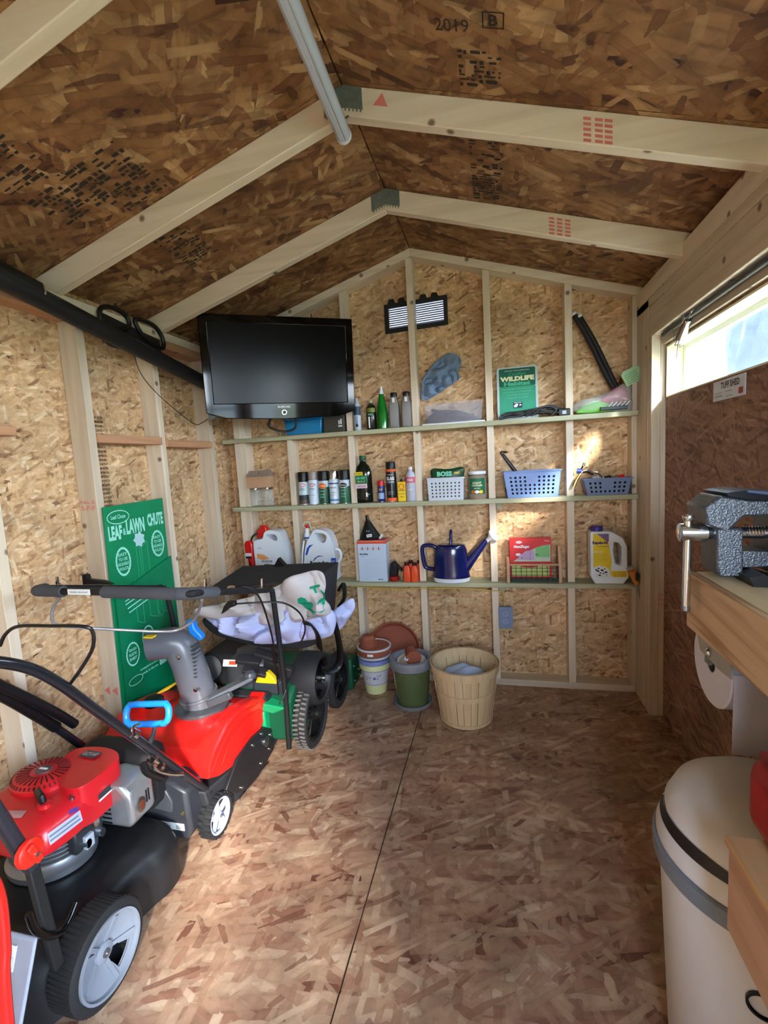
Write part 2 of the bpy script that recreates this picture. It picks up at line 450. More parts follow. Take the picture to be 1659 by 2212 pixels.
def decal(poly, bvh, m, parent, name, off=.0015, k=4):
    """a printed label laid on the surface of a part"""
    L = []
    for a, b_ in zip(poly, poly[1:]+poly[:1]):
        for j in range(k): L.append((a[0]+(b_[0]-a[0])*j/k, a[1]+(b_[1]-a[1])*j/k))
    cx = sum(p[0] for p in L)/len(L); cy = sum(p[1] for p in L)/len(L); rs = []
    for s_ in (1, .66, .33, .02):
        r = []
        for x, y in L:
            d = pxray(cx+(x-cx)*s_, cy+(y-cy)*s_); h, n, i, t_ = bvh.ray_cast(CAM, d)
            if h is None: return None
            if n.dot(d) > 0: n = -n
            r.append(h+n*off)
        rs.append(r)
    return M().rings(rs, True, False).build(name, m, parent)
def band(c, r, z0, z1, m, parent, name='label_band', a=1.35, n=16, off=.0003):
    rs = []
    for z in (z0, z1): rs.append([Vector((c[0]+(r+off)*math.sin(-a+2*a*i/n), c[1]-(r+off)*math.cos(-a+2*a*i/n), z)) for i in range(n+1)])
    return M().rings(rs, False, False).build(name, m, parent)
# ================================================================== THE SHED
S = .4064
RZ, SL = 2.497, .3138                      # ridge height, roof slope
def roofz(x): return RZ-SL*abs(x)
XL, XLO = -1.174, -1.263                   # left stud faces, left board
XR, XRO = 1.14, 1.232
YF = -3.7
# floor: four sheets on a dark subfloor
fl = struct(M().box(XLO-.1, XRO+.1, YF-.1, .2, -.06, -.012).build('floor', mat('subfloor', (40, 30, 24), .9)), 'strand board floor with dark seams')
for (x0, x1, y0, y1) in ((XLO-.02, -.0025, -1.118, .12), (XLO-.02, -.0025, YF, -1.121), (.0025, XRO+.02, -2.33, .12), (.0025, XRO+.02, YF, -2.333)):
    M().box(x0, x1, y0, y1, -.012, 0).build('floor_panel', OSB_F, fl)
# back wall with a hole for the vent
wb = struct(M().prism([(XLO-.04, -.02), (XRO+.04, -.02), (XRO+.04, roofz(XRO)+.03), (0, RZ+.04), (XLO-.04, roofz(XLO)+.03)], 'y', .089, .108,
      holes=[[(-.155, 2.105), (-.155, 2.222), (.165, 2.232), (.165, 2.115)]]).build('wall_back', OSB_W), 'back gable wall of strand board on pine studs')
studs = [(-1.158, 2), (-.801, 1), (-.408, 1), (-.012, 1), (.402, 1), (.815, 1)]
def rake_z(x): return roofz(x)-.045
def cutstud(x0, x1, z0, par, m=PINE):
    zt0, zt1 = rake_z(x0), rake_z(x1)
    if x0 < 0 < x1: zt0 = zt1 = rake_z(0)-.004
    M().hexa([(x0, 0, z0), (x1, 0, z0), (x1, .089, z0), (x0, .089, z0), (x0, 0, zt0), (x1, 0, zt1), (x1, .089, zt1), (x0, .089, zt0)]).build('stud', m, par, bevel=.0025, grain='z')
SX = []
for x, k in studs:
    if k == 2: cutstud(x-.019, x+.0185, .038, wb); cutstud(x+.019, x+.058, .038, wb); SX.append((x-.019, x+.058))
    else: cutstud(x-.019, x+.019, .038, wb); SX.append((x-.019, x+.019))
cutstud(1.118, 1.16, .038, wb, PINE2); SX.append((1.118, 1.3))
for sg in (-1, 1):
    x1 = sg*1.24
    M().hexa([(0, -.004, RZ-.043), (x1, -.004, roofz(x1)-.043), (x1, .089, roofz(x1)-.043), (0, .089, RZ-.043),
              (0, -.004, RZ), (x1, -.004, roofz(x1)), (x1, .089, roofz(x1)), (0, .089, RZ)]).build('rake_plate', PINE, wb, bevel=.002, grain='x')
M().box(XLO, 1.14, 0, .089, 0, .038).build('bottom_plate', PINE2, wb, bevel=.002, grain='x')
# small cleats under the shelves beside a stud
for z in (1.058, .577): M().box(.425, .455, -.0, .089, z-.02, z+.016).build('cleat', TREATED, wb, grain='x')
# left wall
wl = struct(M().box(XLO-.02, XLO, YF, .1, -.02, 2.14).build('wall_left', OSB_W), 'left side wall of strand board on pine studs')
for k in range(9):
    y1 = -.221-k*.4188
    M().box(XLO, XL, y1-.038, y1, .038, 1.965 if k else 1.965).build('stud', PINE if k % 2 else PINE2, wl, bevel=.0025, grain='z')
M().box(XLO, XL, YF, .0, 1.965, 2.003).build('top_plate', RED_PINE, wl, bevel=.002, grain='y')
M().box(XLO, XL, YF, .0, 2.004, 2.045).build('top_plate', PINE, wl, bevel=.002, grain='y')
M().box(XLO, XL, YF, .0, 0, .038).build('bottom_plate', PINE2, wl, bevel=.002, grain='y')
for (a, b_, z) in ((-.259, .0, 1.5), (-.64, -.259, 1.5), (-1.059, -.678, 1.5), (-1.478, -1.60, 1.515)):
    if a < b_ and a > -.6: continue
for k, z in ((0, 1.49), (1, 1.5)):
    y1 = -.259-k*.4188
    M().box(XLO+.03, XL+.012, y1-.38, y1, z-.018, z+.018).build('blocking', RED_PINE, wl, bevel=.002, grain='y')
M().box(XLO+.03, XL+.012, -1.9, -1.40, 1.515-.018, 1.515+.014).build('blocking', RED_PINE, wl, bevel=.002, grain='y')
# right wall: corner post, jamb, built-up header; board beyond the door
wr = struct(M().box(XRO, XRO+.02, -.25, .1, -.02, 2.14).build('wall_right', OSB_W), 'right side wall framing around the wide door')
M().box(XRO, XRO+.02, -2.62, -2.0, -.02, 2.14).build('wall_panel', OSB_D, wr)
M().box(XRO, XRO+.02, -2.0, -.25, 1.845, 2.14).build('wall_panel', OSB_D, wr)
M().box(XR, XR+.038, -.18, .0, 0, 2.04).build('corner_stud', PINE2, wr, bevel=.002, grain='z')
M().box(XR, XR+.038, -.232, -.1805, 0, 1.845).build('trimmer_stud', PINE2, wr, bevel=.002, grain='z')
M().box(XR+.0385, XRO, -.232, -.19, 0, 1.845).build('trimmer_stud', PINE2, wr, bevel=.002, grain='z')
for z0, z1, dx in ((1.845, 1.93, 0), (1.931, 1.985, .003), (1.986, 2.023, 0), (2.024, 2.10, -.002)):
    M().box(XR+dx, XRO, YF, -.0 if z0 > 1.9 else -.181, z0, z1).build('header_beam', PINE2 if z0 < 1.99 else PINE, wr, bevel=.002, grain='y')
M().box(XRO, XRO+.02, YF-.02, -2.5, 1.99, 2.14).build('wall_panel', OSB_D, wr)
M().box(XRO, XRO+.02, YF-.02, -3.52, -.02, 2.0).build('wall_panel', OSB_D, wr)
M().box(XR, XRO, -2.5, -2.01, 0, 1.845).build('jamb_post', PINE2, wr, bevel=.002, grain='z')
# front wall behind the camera, with the open doorway
wf = struct(M().prism([(XLO-.04, -.02), (XRO+.04, -.02), (XRO+.04, roofz(XRO)+.03), (0, RZ+.04), (XLO-.04, roofz(XLO)+.03)], 'y', YF-.02, YF, holes=[[(.45, 1.0), (1.12, 1.0), (1.12, 1.9), (.45, 1.9)]]).build('wall_front', OSB_W))
w2 = sempty('window_2', (.78, YF, 1.0))
M().prism([(.42, .97), (1.15, .97), (1.15, 1.93), (.42, 1.93)], 'y', YF-.01, YF+.02, holes=[[(.47, 1.02), (.765, 1.02), (.765, 1.44), (.47, 1.44)], [(.80, 1.02), (1.1, 1.02), (1.1, 1.44), (.80, 1.44)], [(.47, 1.475), (.765, 1.475), (.765, 1.88), (.47, 1.88)], [(.80, 1.475), (1.1, 1.475), (1.1, 1.88), (.80, 1.88)]]).build('window_frame', WHITE, w2)
# roof
ce = struct(M().hexa([(0, YF-.1, RZ+.02), (-1.5, YF-.1, roofz(1.5)+.02), (-1.5, .3, roofz(1.5)+.02), (0, .3, RZ+.02), (0, YF-.1, RZ+.03), (-1.5, YF-.1, roofz(1.5)+.03), (-1.5, .3, roofz(1.5)+.03), (0, .3, RZ+.03)]).build('ceiling', mat('roof_felt', (40, 34, 30), .9)), 'sloping strand board roof underside')
M().hexa([(0, YF-.1, RZ+.02), (1.5, YF-.1, roofz(1.5)+.02), (1.5, .3, roofz(1.5)+.02), (0, .3, RZ+.02), (0, YF-.1, RZ+.03), (1.5, YF-.1, roofz(1.5)+.03), (1.5, .3, roofz(1.5)+.03), (0, .3, RZ+.03)]).build('roof_felt', MATS['roof_felt'], ce)
for sg in (-1, 1):
    for (y0, y1) in ((-1.188, .3), (-2.407, -1.191), (YF-.1, -2.41)):
        a = .0025*sg; x1 = sg*1.5; e = .012
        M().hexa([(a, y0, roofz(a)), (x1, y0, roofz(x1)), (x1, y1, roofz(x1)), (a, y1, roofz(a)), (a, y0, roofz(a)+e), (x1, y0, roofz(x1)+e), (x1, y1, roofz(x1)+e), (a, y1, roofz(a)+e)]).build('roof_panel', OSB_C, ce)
def rafter(yf, par):
    for sg in (-1, 1):
        x1 = sg*(1.262 if sg < 0 else 1.23); h = .089
        M().hexa([(0, yf, RZ-h), (x1, yf, roofz(x1)-h), (x1, yf+.038, roofz(x1)-h), (0, yf+.038, RZ-h), (0, yf, RZ-.001), (x1, yf, roofz(x1)-.001), (x1, yf+.038, roofz(x1)-.001), (0, yf+.038, RZ-.001)]).build('rafter', PINE, par, bevel=.003, grain='x')
    g = M().prism([(-.062, RZ-.085), (0, RZ-.066), (.062, RZ-.085), (.062, RZ-.022), (0, RZ-.003), (-.062, RZ-.022)], 'y', yf-.0025, yf)
    g.v = [Vector((p.x, p.y, p.z)) for p in g.v]
    g.build('gusset_plate', GALV, par)
    d = M()
    for i in range(10):
        for j in range(4):
            x = -.054+i*.012; d.box(x, x+.004, yf-.0042, yf-.0025, roofz(x)-.075+j*.015, roofz(x)-.066+j*.015)
    o = d.build('gusset_teeth', GALV, par, smooth=False); o['kind'] = 'stuff'
for yf in (-.60, -1.175, -1.80, -2.42, -3.03): rafter(yf, ce)

# mill stamps printed on boards and timber
def on_roof(x, y): return Vector((x, y, roofz(x)-.0012))
ur = Vector((1, 0, -SL)).normalized(); vr = Vector((0, 1, 0))
text('2019', on_roof(.352, -1.41), .085, .035, STAMP, ce, u=ur, v=-vr, name='printed_stamp', bold=0)
text('B', on_roof(.45, -1.43), .022, .03, STAMP, ce, u=ur, v=-vr, name='printed_stamp')
for a, b_, c_, d_ in ((.425, .475, -1.452, -1.449), (.425, .475, -1.411, -1.408), (.425, .428, -1.452, -1.408), (.472, .475, -1.452, -1.408)):
    patch([(a, c_), (b_, c_), (b_, d_), (a, d_)], (0, 0, RZ-.0012), STAMP, ce, 'printed_stamp', u=(1, 0, -SL), v=(0, 1, 0)) if False else M().add([on_roof(a, c_), on_roof(b_, c_), on_roof(b_, d_), on_roof(a, d_)], [(0,1,2,3)]).build('printed_stamp', STAMP, ce)
text('JFC  ZA', on_roof(.42, -1.54), .15, .035, STAMP, ce, u=ur, v=-vr, name='printed_stamp')
rs = random.Random(4)
def stampblock(x0, x1, y0, y1, side, n):
    b = M()
    for i in range(n):
        y = y0+(y1-y0)*i/n; x = x0
        while x < x1:
            w = rs.uniform(.006, .03)
            if rs.random() < .62:
                xx = min(x+w, x1); hgt = rs.uniform(.3, .85)*(y1-y0)/n
                b.add([on_roof(x, y), on_roof(xx, y), on_roof(xx, y+hgt), on_roof(x, y+hgt)], [(0,1,2,3)])
            x += w+rs.uniform(.002, .012)
    o = b.build('printed_stamp', STAMP, ce, smooth=False); o['kind'] = 'stuff'
stampblock(.36, .47, -1.34, -1.2, 1, 9)
stampblock(.37, .48, -1.12, -.62, 1, 30)
stampblock(-.96, -.80, -1.62, -1.28, -1, 20)
stampblock(-.80, -.62, -1.44, -1.2, -1, 14)
stampblock(-.84, -.70, -1.02, -.78, -1, 14)
text('2019', on_roof(-.68, -1.16)+Vector((0, 0, 0)), .09, .03, STAMP, ce, u=ur, v=-vr, name='printed_stamp')
for j in range(22):
    text(('APA RATED', 'SHEATHING 32/16', 'EXPOSURE 1', '7/16 IN PS 2-10')[j % 4], (XLO+.0008, -.950, 1.60-.0185*j), .052, .011, STAMP, wl, u=(0, 1, 0), v=(0, 0, 1), name='printed_stamp', bold=.04)
# pink grade stamps on studs and rafters
text('S-P-F', (XL-.0445, -1.0977, 1.215), .07, .02, PINKW, wl, u=(1, 0, 0), v=(0, 0, 1), name='grade_stamp')
text('No.2', (XL-.0445, -1.0977, 1.24), .07, .015, PINKW, wl, u=(1, 0, 0), v=(0, 0, 1), name='grade_stamp')
for k in (0, 1):
    x = XL-.065+k*.04
    M().add([(x-.015, -1.0977, .42), (x+.015, -1.0977, .44), (x+.015, -1.0977, .40)], [(0,1,2)]).build('grade_stamp', PINKW, wl)
def on_raf(x, yf, dz): return Vector((x, yf-.0008, roofz(x)-dz))
for yf, xs in ((-.60, (.66, .69, .72)), (-1.175, (.69, .72, .745))):
    for x in xs:
        b = M()
        for k in range(5): b.add([on_raf(x, yf, .02+k*.014), on_raf(x+.02, yf, .02+k*.014), on_raf(x+.02, yf, .028+k*.014), on_raf(x, yf, .028+k*.014)], [(0,1,2,3)])
        o = b.build('grade_stamp', PINKW, ce); o['kind'] = 'stuff'
M().add([on_raf(.095, -1.175, .05), on_raf(.14, -1.175, .05), on_raf(.125, -1.175, .012)], [(0,1,2)]).build('grade_stamp', PINKW, ce)
for z in (.60, .62, .575): text('KD-HT', (XR+.06, -.2328, z), .05, .012, PINKW, wr, name='grade_stamp')

# vent
ve = thing('wall_vent', 'black framed louvre vent high in the gable behind the ridge stud', 'vent', (0, .085, 2.08))
fo = [(-.18, 2.079), (.187, 2.09), (.187, 2.253), (-.18, 2.243)]
M().prism(fo, 'y', .078, .0885, holes=[[(-.155, 2.105), (-.155, 2.22), (.164, 2.23), (.164, 2.115)]]).build('frame', BLACKM, ve, bevel=.002)
for x in (-.135, -.075, .05, .115):
    z = 2.246+x*.02
    M().prism([(x-.028, z-.01), (x+.028, z-.01), (x+.014, z+.026), (x-.014, z+.026)], 'y', .079, .086).build('tab', BLACKM, ve, bevel=.002)
lw = mat('vent_louvre', (92, 90, 104), .5, var=0)
sm_ = bpy.data.materials.new('vent_dimmer'); sm_.use_nodes = True; n_t = sm_.node_tree; n_t.nodes.clear()
n_o = n_t.nodes.new('ShaderNodeOutputMaterial'); n_b = n_t.nodes.new('ShaderNodeBsdfTranslucent'); n_b.inputs[0].default_value = (.42, .43, .48, 1); n_t.links.new(n_b.outputs[0], n_o.inputs[0])
M().hexa([(-.156, .100, 2.104), (.166, .100, 2.114), (.166, .1015, 2.114), (-.156, .1015, 2.104), (-.156, .100, 2.223), (.166, .100, 2.233), (.166, .1015, 2.233), (-.156, .1015, 2.223)]).build('dimming_sheet', sm_, ve)  # translucent sheet added to dim the sky behind the louvres
for i in range(10):
    z = 2.108+i*.0122
    M().hexa([(-.153, .083, z), (.163, .083, z+.01), (.163, .098, z+.0115), (-.153, .098, z+.0015), (-.153, .083, z+.0060), (.163, .083, z+.0160), (.163, .098, z+.0175), (-.153, .098, z+.0075)]).build('louvre', lw, ve)

# shelves, notched round the studs
def shelf(z, x0, x1, label, par=None):
    t = .026
    xs = sorted([s for s in SX])
    poly = [(x0, -.042), (x1, -.042)]
    b = M()
    cur = [(x0, -.042), (x1, -.042), (x1, -.0045)]
    for a, c in sorted(xs, reverse=True):
        if a >= x1:  continue
        if c >= x1: cur = [(x0, -.042), (x1, -.042), (x1, -.0045), (a-.001, -.0045), (a-.001, .088)]; continue
        cur += [(c+.001, .088), (c+.001, -.001), (a-.001, -.001), (a-.001, .088)]
    if x0 < -1.18: cur += [(XL+.001 if x0 > XL else x0, .088)]
    cur += [(x0, -.0045)] if x0 >= -1.18 else []
    b.prism(cur, 'z', z-t, z)
    o = b.build('shelf', TREATED, None, bevel=.002, grain='x'); tag(o, label, 'shelf')
    return o
Z1, Z2, Z3 = 1.527, 1.100, .622
shelf(Z1, -1.235, 1.137, 'top greenish treated pine shelf behind the television')
shelf(Z2, -1.205, 1.137, 'middle greenish pine shelf carrying spray cans and baskets')
shelf(Z3, -1.14, 1.137, 'lowest greenish pine shelf carrying jugs and a watering can')

# door with its long window
dr = struct(M().prism([(-.236, -0.011), (-2.0, -0.011), (-2.0, 1.842), (-.236, 1.842)], 'x', 1.2, 1.215,
     holes=[[(-.25, 1.56), (-.25, 1.79), (-1.90, 1.79), (-1.90, 1.56)]]).build('door_1', OSB_D), 'wide closed door faced with strand board')
M().box(1.183, 1.199, -2.0, -.24, 1.80, 1.842).build('door_rail', PINE2, dr, grain='y')
wi = sempty('window_1', (1.2, -.78, 1.56))
wfm = mat('window_frame_cream', (232, 226, 190), .5, var=.03)
M().prism([(-.2505, 1.5605), (-1.8995, 1.5605), (-1.8995, 1.7895), (-.2505, 1.7895)], 'x', 1.196, 1.2615, holes=[[(-.258, 1.566), (-.258, 1.782), (-1.89, 1.782), (-1.89, 1.566)]]).build('window_frame', wfm, wi)
M().prism([(-.25, 1.56), (-1.90, 1.56), (-1.90, 1.79), (-.25, 1.79)], 'x', 1.262, 1.285, holes=[[(-.29, 1.572), (-.29, 1.762), (-1.86, 1.762), (-1.86, 1.572)]]).build('window_frame', mat('window_vinyl', (226, 232, 240), .4, var=0), wi, bevel=.001)
M().box(1.272, 1.274, -1.858, -.292, 1.573, 1.761).build('pane', mat('pane_glass', (255, 255, 255), 0, var=0, alpha=.06), wi)
# torsion bar and spring above the door
tb = thing('spring_bar', 'dark steel torsion bar running above the door window', 'door hardware', (1.19, -.33, 1.86))
M().cyl((1.168, -.30, 1.832), (1.168, -2.0, 1.832), .011, n=10).build('bar', mat('dark_steel', (70, 68, 66), .45, metal=.8), tb)
for y in (-.57, -1.6): M().box(1.150, 1.186, y-.012, y+.012, 1.815, 1.8449).build('bracket', CHROME, tb, bevel=.002)
sp = thing('coil_spring', 'tapered chrome coil spring tied by wire at the window corner', 'spring', (1.17, -.50, 1.70))
A = at(1492, 676, 'x', 1.140); B = at(1466, 742, 'x', 1.140)
ax = (B-A); b = M(); pts = []
q1 = ax.normalized().orthogonal().normalized(); q2 = ax.normalized().cross(q1)
for i in range(18*10+1):
    t_ = i/180; r = .010+.007*t_ ; a = 2*PI*18*t_
    pts.append(A+ax*(.22+.6*t_)+(q1*math.cos(a)+q2*math.sin(a))*r)
b.tube(pts, .0026, n=5, smooth=0).build('coil', CHROME, sp)
M().tube([A+Vector((.012, 0, .01)), A, A+ax*.22], .0025, n=6).build('hook', CHROME, sp)
M().tube([B-ax*.18, B, B+Vector((0, .02, -.05))], .0025, n=6).build('hook', CHROME, sp)
wpts = [at(1452, 695, 'x', 1.16), at(1456, 728, 'x', 1.16), at(1450, 738, 'x', 1.158), at(1462, 736, 'x', 1.154), at(1458, 746, 'x', 1.152), at(1470, 742, 'x', 1.15), at(1464, 752, 'x', 1.15), at(1480, 745, 'x', 1.15)]
M().tube(wpts, .0022, n=5).build('tie_wire', STEEL, sp)
# maker's sign on the door
sg = thing('maker_plate', 'white maker plate with black lettering on the door below the window', 'sign', (1.199, -.845, 1.48))
M().box(1.197, 1.1995, -.956, -.731, 1.487, 1.556).build('plate', mat('plate_white', (206, 212, 226), .4), sg, bevel=.001)
un = (0, -1, 0)
text('TUFF SHED', (1.1965, -.855, 1.536), .13, .022, STAMP, sg, u=un)
for z, w, y in ((1.513, .06, -.77), (1.513, .05, -.845), (1.504, .055, -.772), (1.496, .05, -.85), (1.50, .06, -.775)):
    text('storage buildings', (1.1965, y, z), w, .005, mat('print_grey', (96, 100, 112), .6, var=0), sg, u=un)
patch(rrect(-.014, .014, -.01, .01, .004), (1.1965, -.93, 1.505), DRED, sg, 'printed_patch', u=un, v=(0, 0, 1))

# outside
gr = struct(M().box(-40, 40, -40, 40, -.5, -.3).build('ground_exterior', mat('grass_outside', (120, 122, 92), .9, scale=3)), 'ground outside the shed')
eb = struct(M().obox((3.25, -6.9, 2.2), (1.25, .3, 5.0), (0, 0, math.atan2(.35, .67))).build('sun_blocker', mat('sun_blocker_pale', (214, 214, 208), .8)), 'unseen pale slab added outside to block the sun')  # out-of-view slab added to keep direct sun out of the doorway
tr = thing('tree', 'pale barked tree trunk outside the long window', 'tree', (2.62, 1.6, -.3))
rt = random.Random(2)
rs_ = []
for i in range(25):
    z = -.3+i*.16
    rs_.append([Vector((2.62, 1.60, z))+Vector((math.cos(2*PI*j/40), math.sin(2*PI*j/40), 0))*(.36+.03*((j*7+i*3) % 5-2)/2+.02*noise.noise(Vector((j*.7, i*.5, 3)))) for j in range(40)])
bark = mat('bark', (50, 60, 84), .9, var=.3, scale=9, bump=.5)
M().rings(rs_).build('trunk', bark, tr, ang=15)
# ================================================================== THINGS ON THE SHELVES
TXT = mat('text_dark', (30, 34, 44), .6, var=0)
TXG = mat('text_grey', (110, 120, 134), .6, var=0)
def can(x, y, z, r, h, body, cap, capfrac, label, name='spray_can', group=None, dome=True):
    t = thing(name, label, 'spray can', (x, y, z), group)
    hc = h*capfrac; hb = h-hc
    prof = [(r*.86, 0), (r, .004), (r, hb-.012), (r*.93, hb-.003), (r*.9, hb)]
    M().lathe(prof, (x, y, z), n=28).build('body', body, t)
    M().lathe([(r*.94, .0), (r*.95, hc*.9), (r*.88, hc)], (x, y, z+hb), n=28).build('cap', cap, t)
    M().lathe([(r*.9, -.0), (r*1.01, .001), (r*1.01, .004), (r*.9, .005)], (x, y, z), n=28).build('rim', CHROME, t)
    return t
Y = .012
z = Z2
# five paint cans
c1 = can(-.733, Y, z, .033, .203, mat('can_ice', (196, 216, 222), .3), BLACK, .3, 'brown black capped paint can nearest the jar feeders', group='paint cans in a row')
c2 = can(-.667, Y-.004, z, .032, .203, mat('can_white', (206, 222, 236), .3), mat('cap_clear', (150, 142, 136), .25), .26, 'white paint can with a translucent greyish cap', group='paint cans in a row')
c3 = can(-.600, Y, z, .034, .203, mat('can_dkgreen', (26, 74, 50), .35), BLACK, .29, 'dark green paint can with orange oval and wide black cap', group='paint cans in a row')
c4 = can(-.534, Y, z, .0305, .203, mat('can_pale', (210, 222, 234), .3), CHROME, .26, 'white paint can with a shiny chrome cap', group='paint cans in a row')
c5 = can(-.4665, Y, z, .034, .203, mat('can_green2', (34, 92, 62), .35), BLACK, .29, 'green paint can with gold ringed oval beside the stud', group='paint cans in a row')
def el(w, h): return ell(0, 0, w, h, 16)
GOLD = mat('gold_print', (214, 168, 60), .5, var=0); ORP = mat('orange_print', (226, 96, 40), .6, var=0); REDP = mat('red_print', (196, 40, 60), .6, var=0)
for (x, r, yy) in ((-.733, .033, Y), (-.667, .032, Y-.004)):
    w = ((x, yy), r); t = c1 if x < -.7 else c2
    patch(el(.021, .010), (x+.004, yy-r, z+.122), REDP, t, 'printed_oval', wrap=w)
    patch(el(.017, .0068), (x+.004, yy-r, z+.122), WHITEP, t, 'printed_oval', wrap=w, off=.0009)
    text('KRYLON', (x+.004, yy-r-.0006, z+.122), .024, .006, REDP, t, wrap=((x, yy), r+.0006))
    for k, (tt, zz) in enumerate((('ColorMaster', .1), ('paint + primer', .092), ('indoor outdoor', .06))): text(tt, (x, yy-r, z+zz), .036, .006, TXT if k < 2 else mat('blue_print', (60, 110, 170), .6, var=0), t, wrap=w)
band((-.733, Y), .033, z+.03, z+.062, mat('dark_band', (50, 52, 56), .5), c1, a=1.3)
band((-.733, Y), .033, z+.006, z+.03, mat('brown_band', (92, 78, 70), .5), c1, a=1.4)
for (x, t, c_) in ((-.600, c3, ORP), (-.4665, c5, GOLD)):
    w = ((x, Y), .034)
    band((x, Y), .034, z+.105, z+.143, mat('pale_band', (190, 206, 226), .4), t, a=1.4)
    patch(el(.027, .018), (x, Y-.034, z+.113), GOLD if x < -.5 else WHITEP, t, 'printed_oval', wrap=w, off=.0006)
    patch(el(.024, .0145), (x, Y-.034, z+.113), c_ if x < -.5 else TXT, t, 'printed_oval', wrap=w, off=.001)
    text('RUST-OLEUM' if x < -.5 else 'Fusion', (x, Y-.034, z+.113), .036, .008, CREAM, t, wrap=((x, Y), .0352))
    for k, zz in enumerate((.08, .062, .045)): text(('painters', 'touch', '2X')[k], (x-.004, Y-.034, z+zz), .03, .01, PGREEN, t, wrap=w)
w = ((-.534, Y), .0305)
band((-.534, Y), .0305, z+.12, z+.128, mat('blue_band', (50, 70, 120), .4), c4)
text('SEMI-GLOSS', (-.534, Y-.03, z+.1), .04, .008, TXT, c4, wrap=w); text('clear enamel', (-.534, Y-.03, z+.07), .036, .006, TXG, c4, wrap=w); text('protective', (-.534, Y-.03, z+.055), .034, .005, TXG, c4, wrap=w)
band((-.534, Y), .0305, z+.018, z+.03, mat('sky_band', (90, 140, 200), .4), c4)

# jar bird feeders
for k, x in enumerate((-1.066, -.985)):
    t = thing('jar_feeder', ('jar feeder with a wooden gabled roof, the one beside the wide stud', 'jar feeder with a wooden gabled roof, the one farther from the wide stud')[k], 'bird feeder', (x, .02, Z2), 'mason jar bird feeders')
    c = (x, .02, Z2)
    M().lathe([(.034, 0), (.040, .006), (.041, .02), (.041, .078), (.034, .092), (.033, .104)], c, n=28).build('jar', mat('jar_glass', (222, 232, 230), .06, var=0, alpha=.22), t)
    M().lathe([(.036, .103), (.037, .106), (.037, .115), (.034, .117)], c, n=28).build('lid', CHROME, t)
    M().box(x-.040, x+.040, -.018, .05, Z2+.118, Z2+.188).build('wooden_box', KRAFT, t, bevel=.001)
    M().hexa([(x-.042, -.02, Z2+.1885), (x+.042, -.02, Z2+.1885), (x+.042, .052, Z2+.1885), (x-.042, .052, Z2+.1885), (x-.034, .012, Z2+.226), (x+.034, .012, Z2+.226), (x+.034, .022, Z2+.226), (x-.034, .022, Z2+.226)]).build('roof', mat('grey_wood', (150, 132, 116), .8), t)
    M().tube([(x, .017, Z2+.225), (x, .017, Z2+.245), (x+.006, .017, Z2+.252), (x+.010, .017, Z2+.245)], .0015, n=5).build('hook', CHROME, t)
    M().cyl((x, -.0175, Z2+.15), (x, -.0195, Z2+.15), .003).build('screw', STEEL, t)

# dark fertiliser style bottle
t = thing('dark_jug', 'large glossy black green bottle with a green cap on the middle shelf', 'bottle', (-.35, .02, Z2))
prof = [(.047, 0), (.052, .006), (.052, .05), (.048, .06), (.052, .07), (.051, .18), (.04, .215), (.022, .235), (.017, .245), (.017, .255)]
M().lathe(prof, (-.347, .02, Z2), n=28, sy=.62).build('body', mat('dark_bottle', (14, 24, 18), .12, coat=.4), t)
M().lathe([(.018, .252), (.021, .256), (.021, .276), (.018, .28)], (-.347, .02, Z2), n=20).build('cap', DGREEN, t)
for (x0, x1, z0, z1, m_) in ((-.388, -.342, .165, .185, YELLOW), (-.388, -.318, .115, .164, mat('label_green', (24, 110, 62), .5)), (-.388, -.318, .088, .114, mat('label_pink', (222, 196, 206), .5))):
    M().box(x0, x1, -.0165, -.0145, Z2+z0, Z2+z1).build('label', m_, t)
text('ALASKA', (-.366, -.0172, Z2+.175), .036, .01, TXT, t); text('FISH FERT', (-.353, -.0172, Z2+.148), .055, .012, PGREEN, t); text('5-1-1', (-.353, -.0172, Z2+.128), .04, .01, CREAM, t); text('plant food', (-.353, -.0172, Z2+.1), .05, .01, TXT, t)

t = can(-.240, Y, Z2, .0215, .128, mat('can_blue', (30, 48, 120), .3), mat('cap_red', (206, 40, 44), .35), .24, 'small blue lubricant can with a red cap', name='lubricant_can')
band((-.240, Y), .0215, Z2+.02, Z2+.055, mat('lube_label', (150, 180, 210), .5), t, a=1.0); text('WD-40', (-.24, Y-.02, Z2+.075), .024, .014, YELLOW, t, wrap=((-.24, Y), .0215))
t = can(-.176, Y, Z2, .030, .236, mat('can_black', (18, 18, 22), .3), BLACK, .18, 'tall black glass cleaner can with a red band', name='cleaner_can')
band((-.176, Y), .0302, Z2+.178, Z2+.192, ORP, t, 'red_band', a=1.57); band((-.176, Y), .0302, Z2+.004, Z2+.024, ORP, t, 'red_band', a=1.57)
w = ((-.176, Y), .0302)
text('Sprayway', (-.176, Y-.03, Z2+.16), .034, .008, WHITEP, t, wrap=w); text('GLASS', (-.176, Y-.03, Z2+.138), .05, .02, WHITEP, t, wrap=w, bold=.05); text('CLEANER', (-.176, Y-.03, Z2+.118), .05, .012, LGREY, t, wrap=w, bold=.03)
text('ammonia free', (-.176, Y-.03, Z2+.06), .036, .006, LGREY, t, wrap=w); text('foaming action', (-.176, Y-.03, Z2+.048), .036, .006, LGREY, t, wrap=w)
t = thing('oil_tin', 'small flat yellow oil tin with a black spout', 'tin', (-.113, Y, Z2))
M().box(-.138, -.090, -.004, .03, Z2, Z2+.116).build('body', YELLOW, t, bevel=.003); M().lathe([(.008, .116), (.007, .122), (.003, .134)], (-.114, Y, Z2), n=12).build('spout', BLACK, t)
patch(ell(0, 0, .018, .017, 20), (-.114, -.0045, Z2+.088), ORP, t); patch(ell(0, 0, .012, .012, 20), (-.114, -.0048, Z2+.088), YELLOW, t)
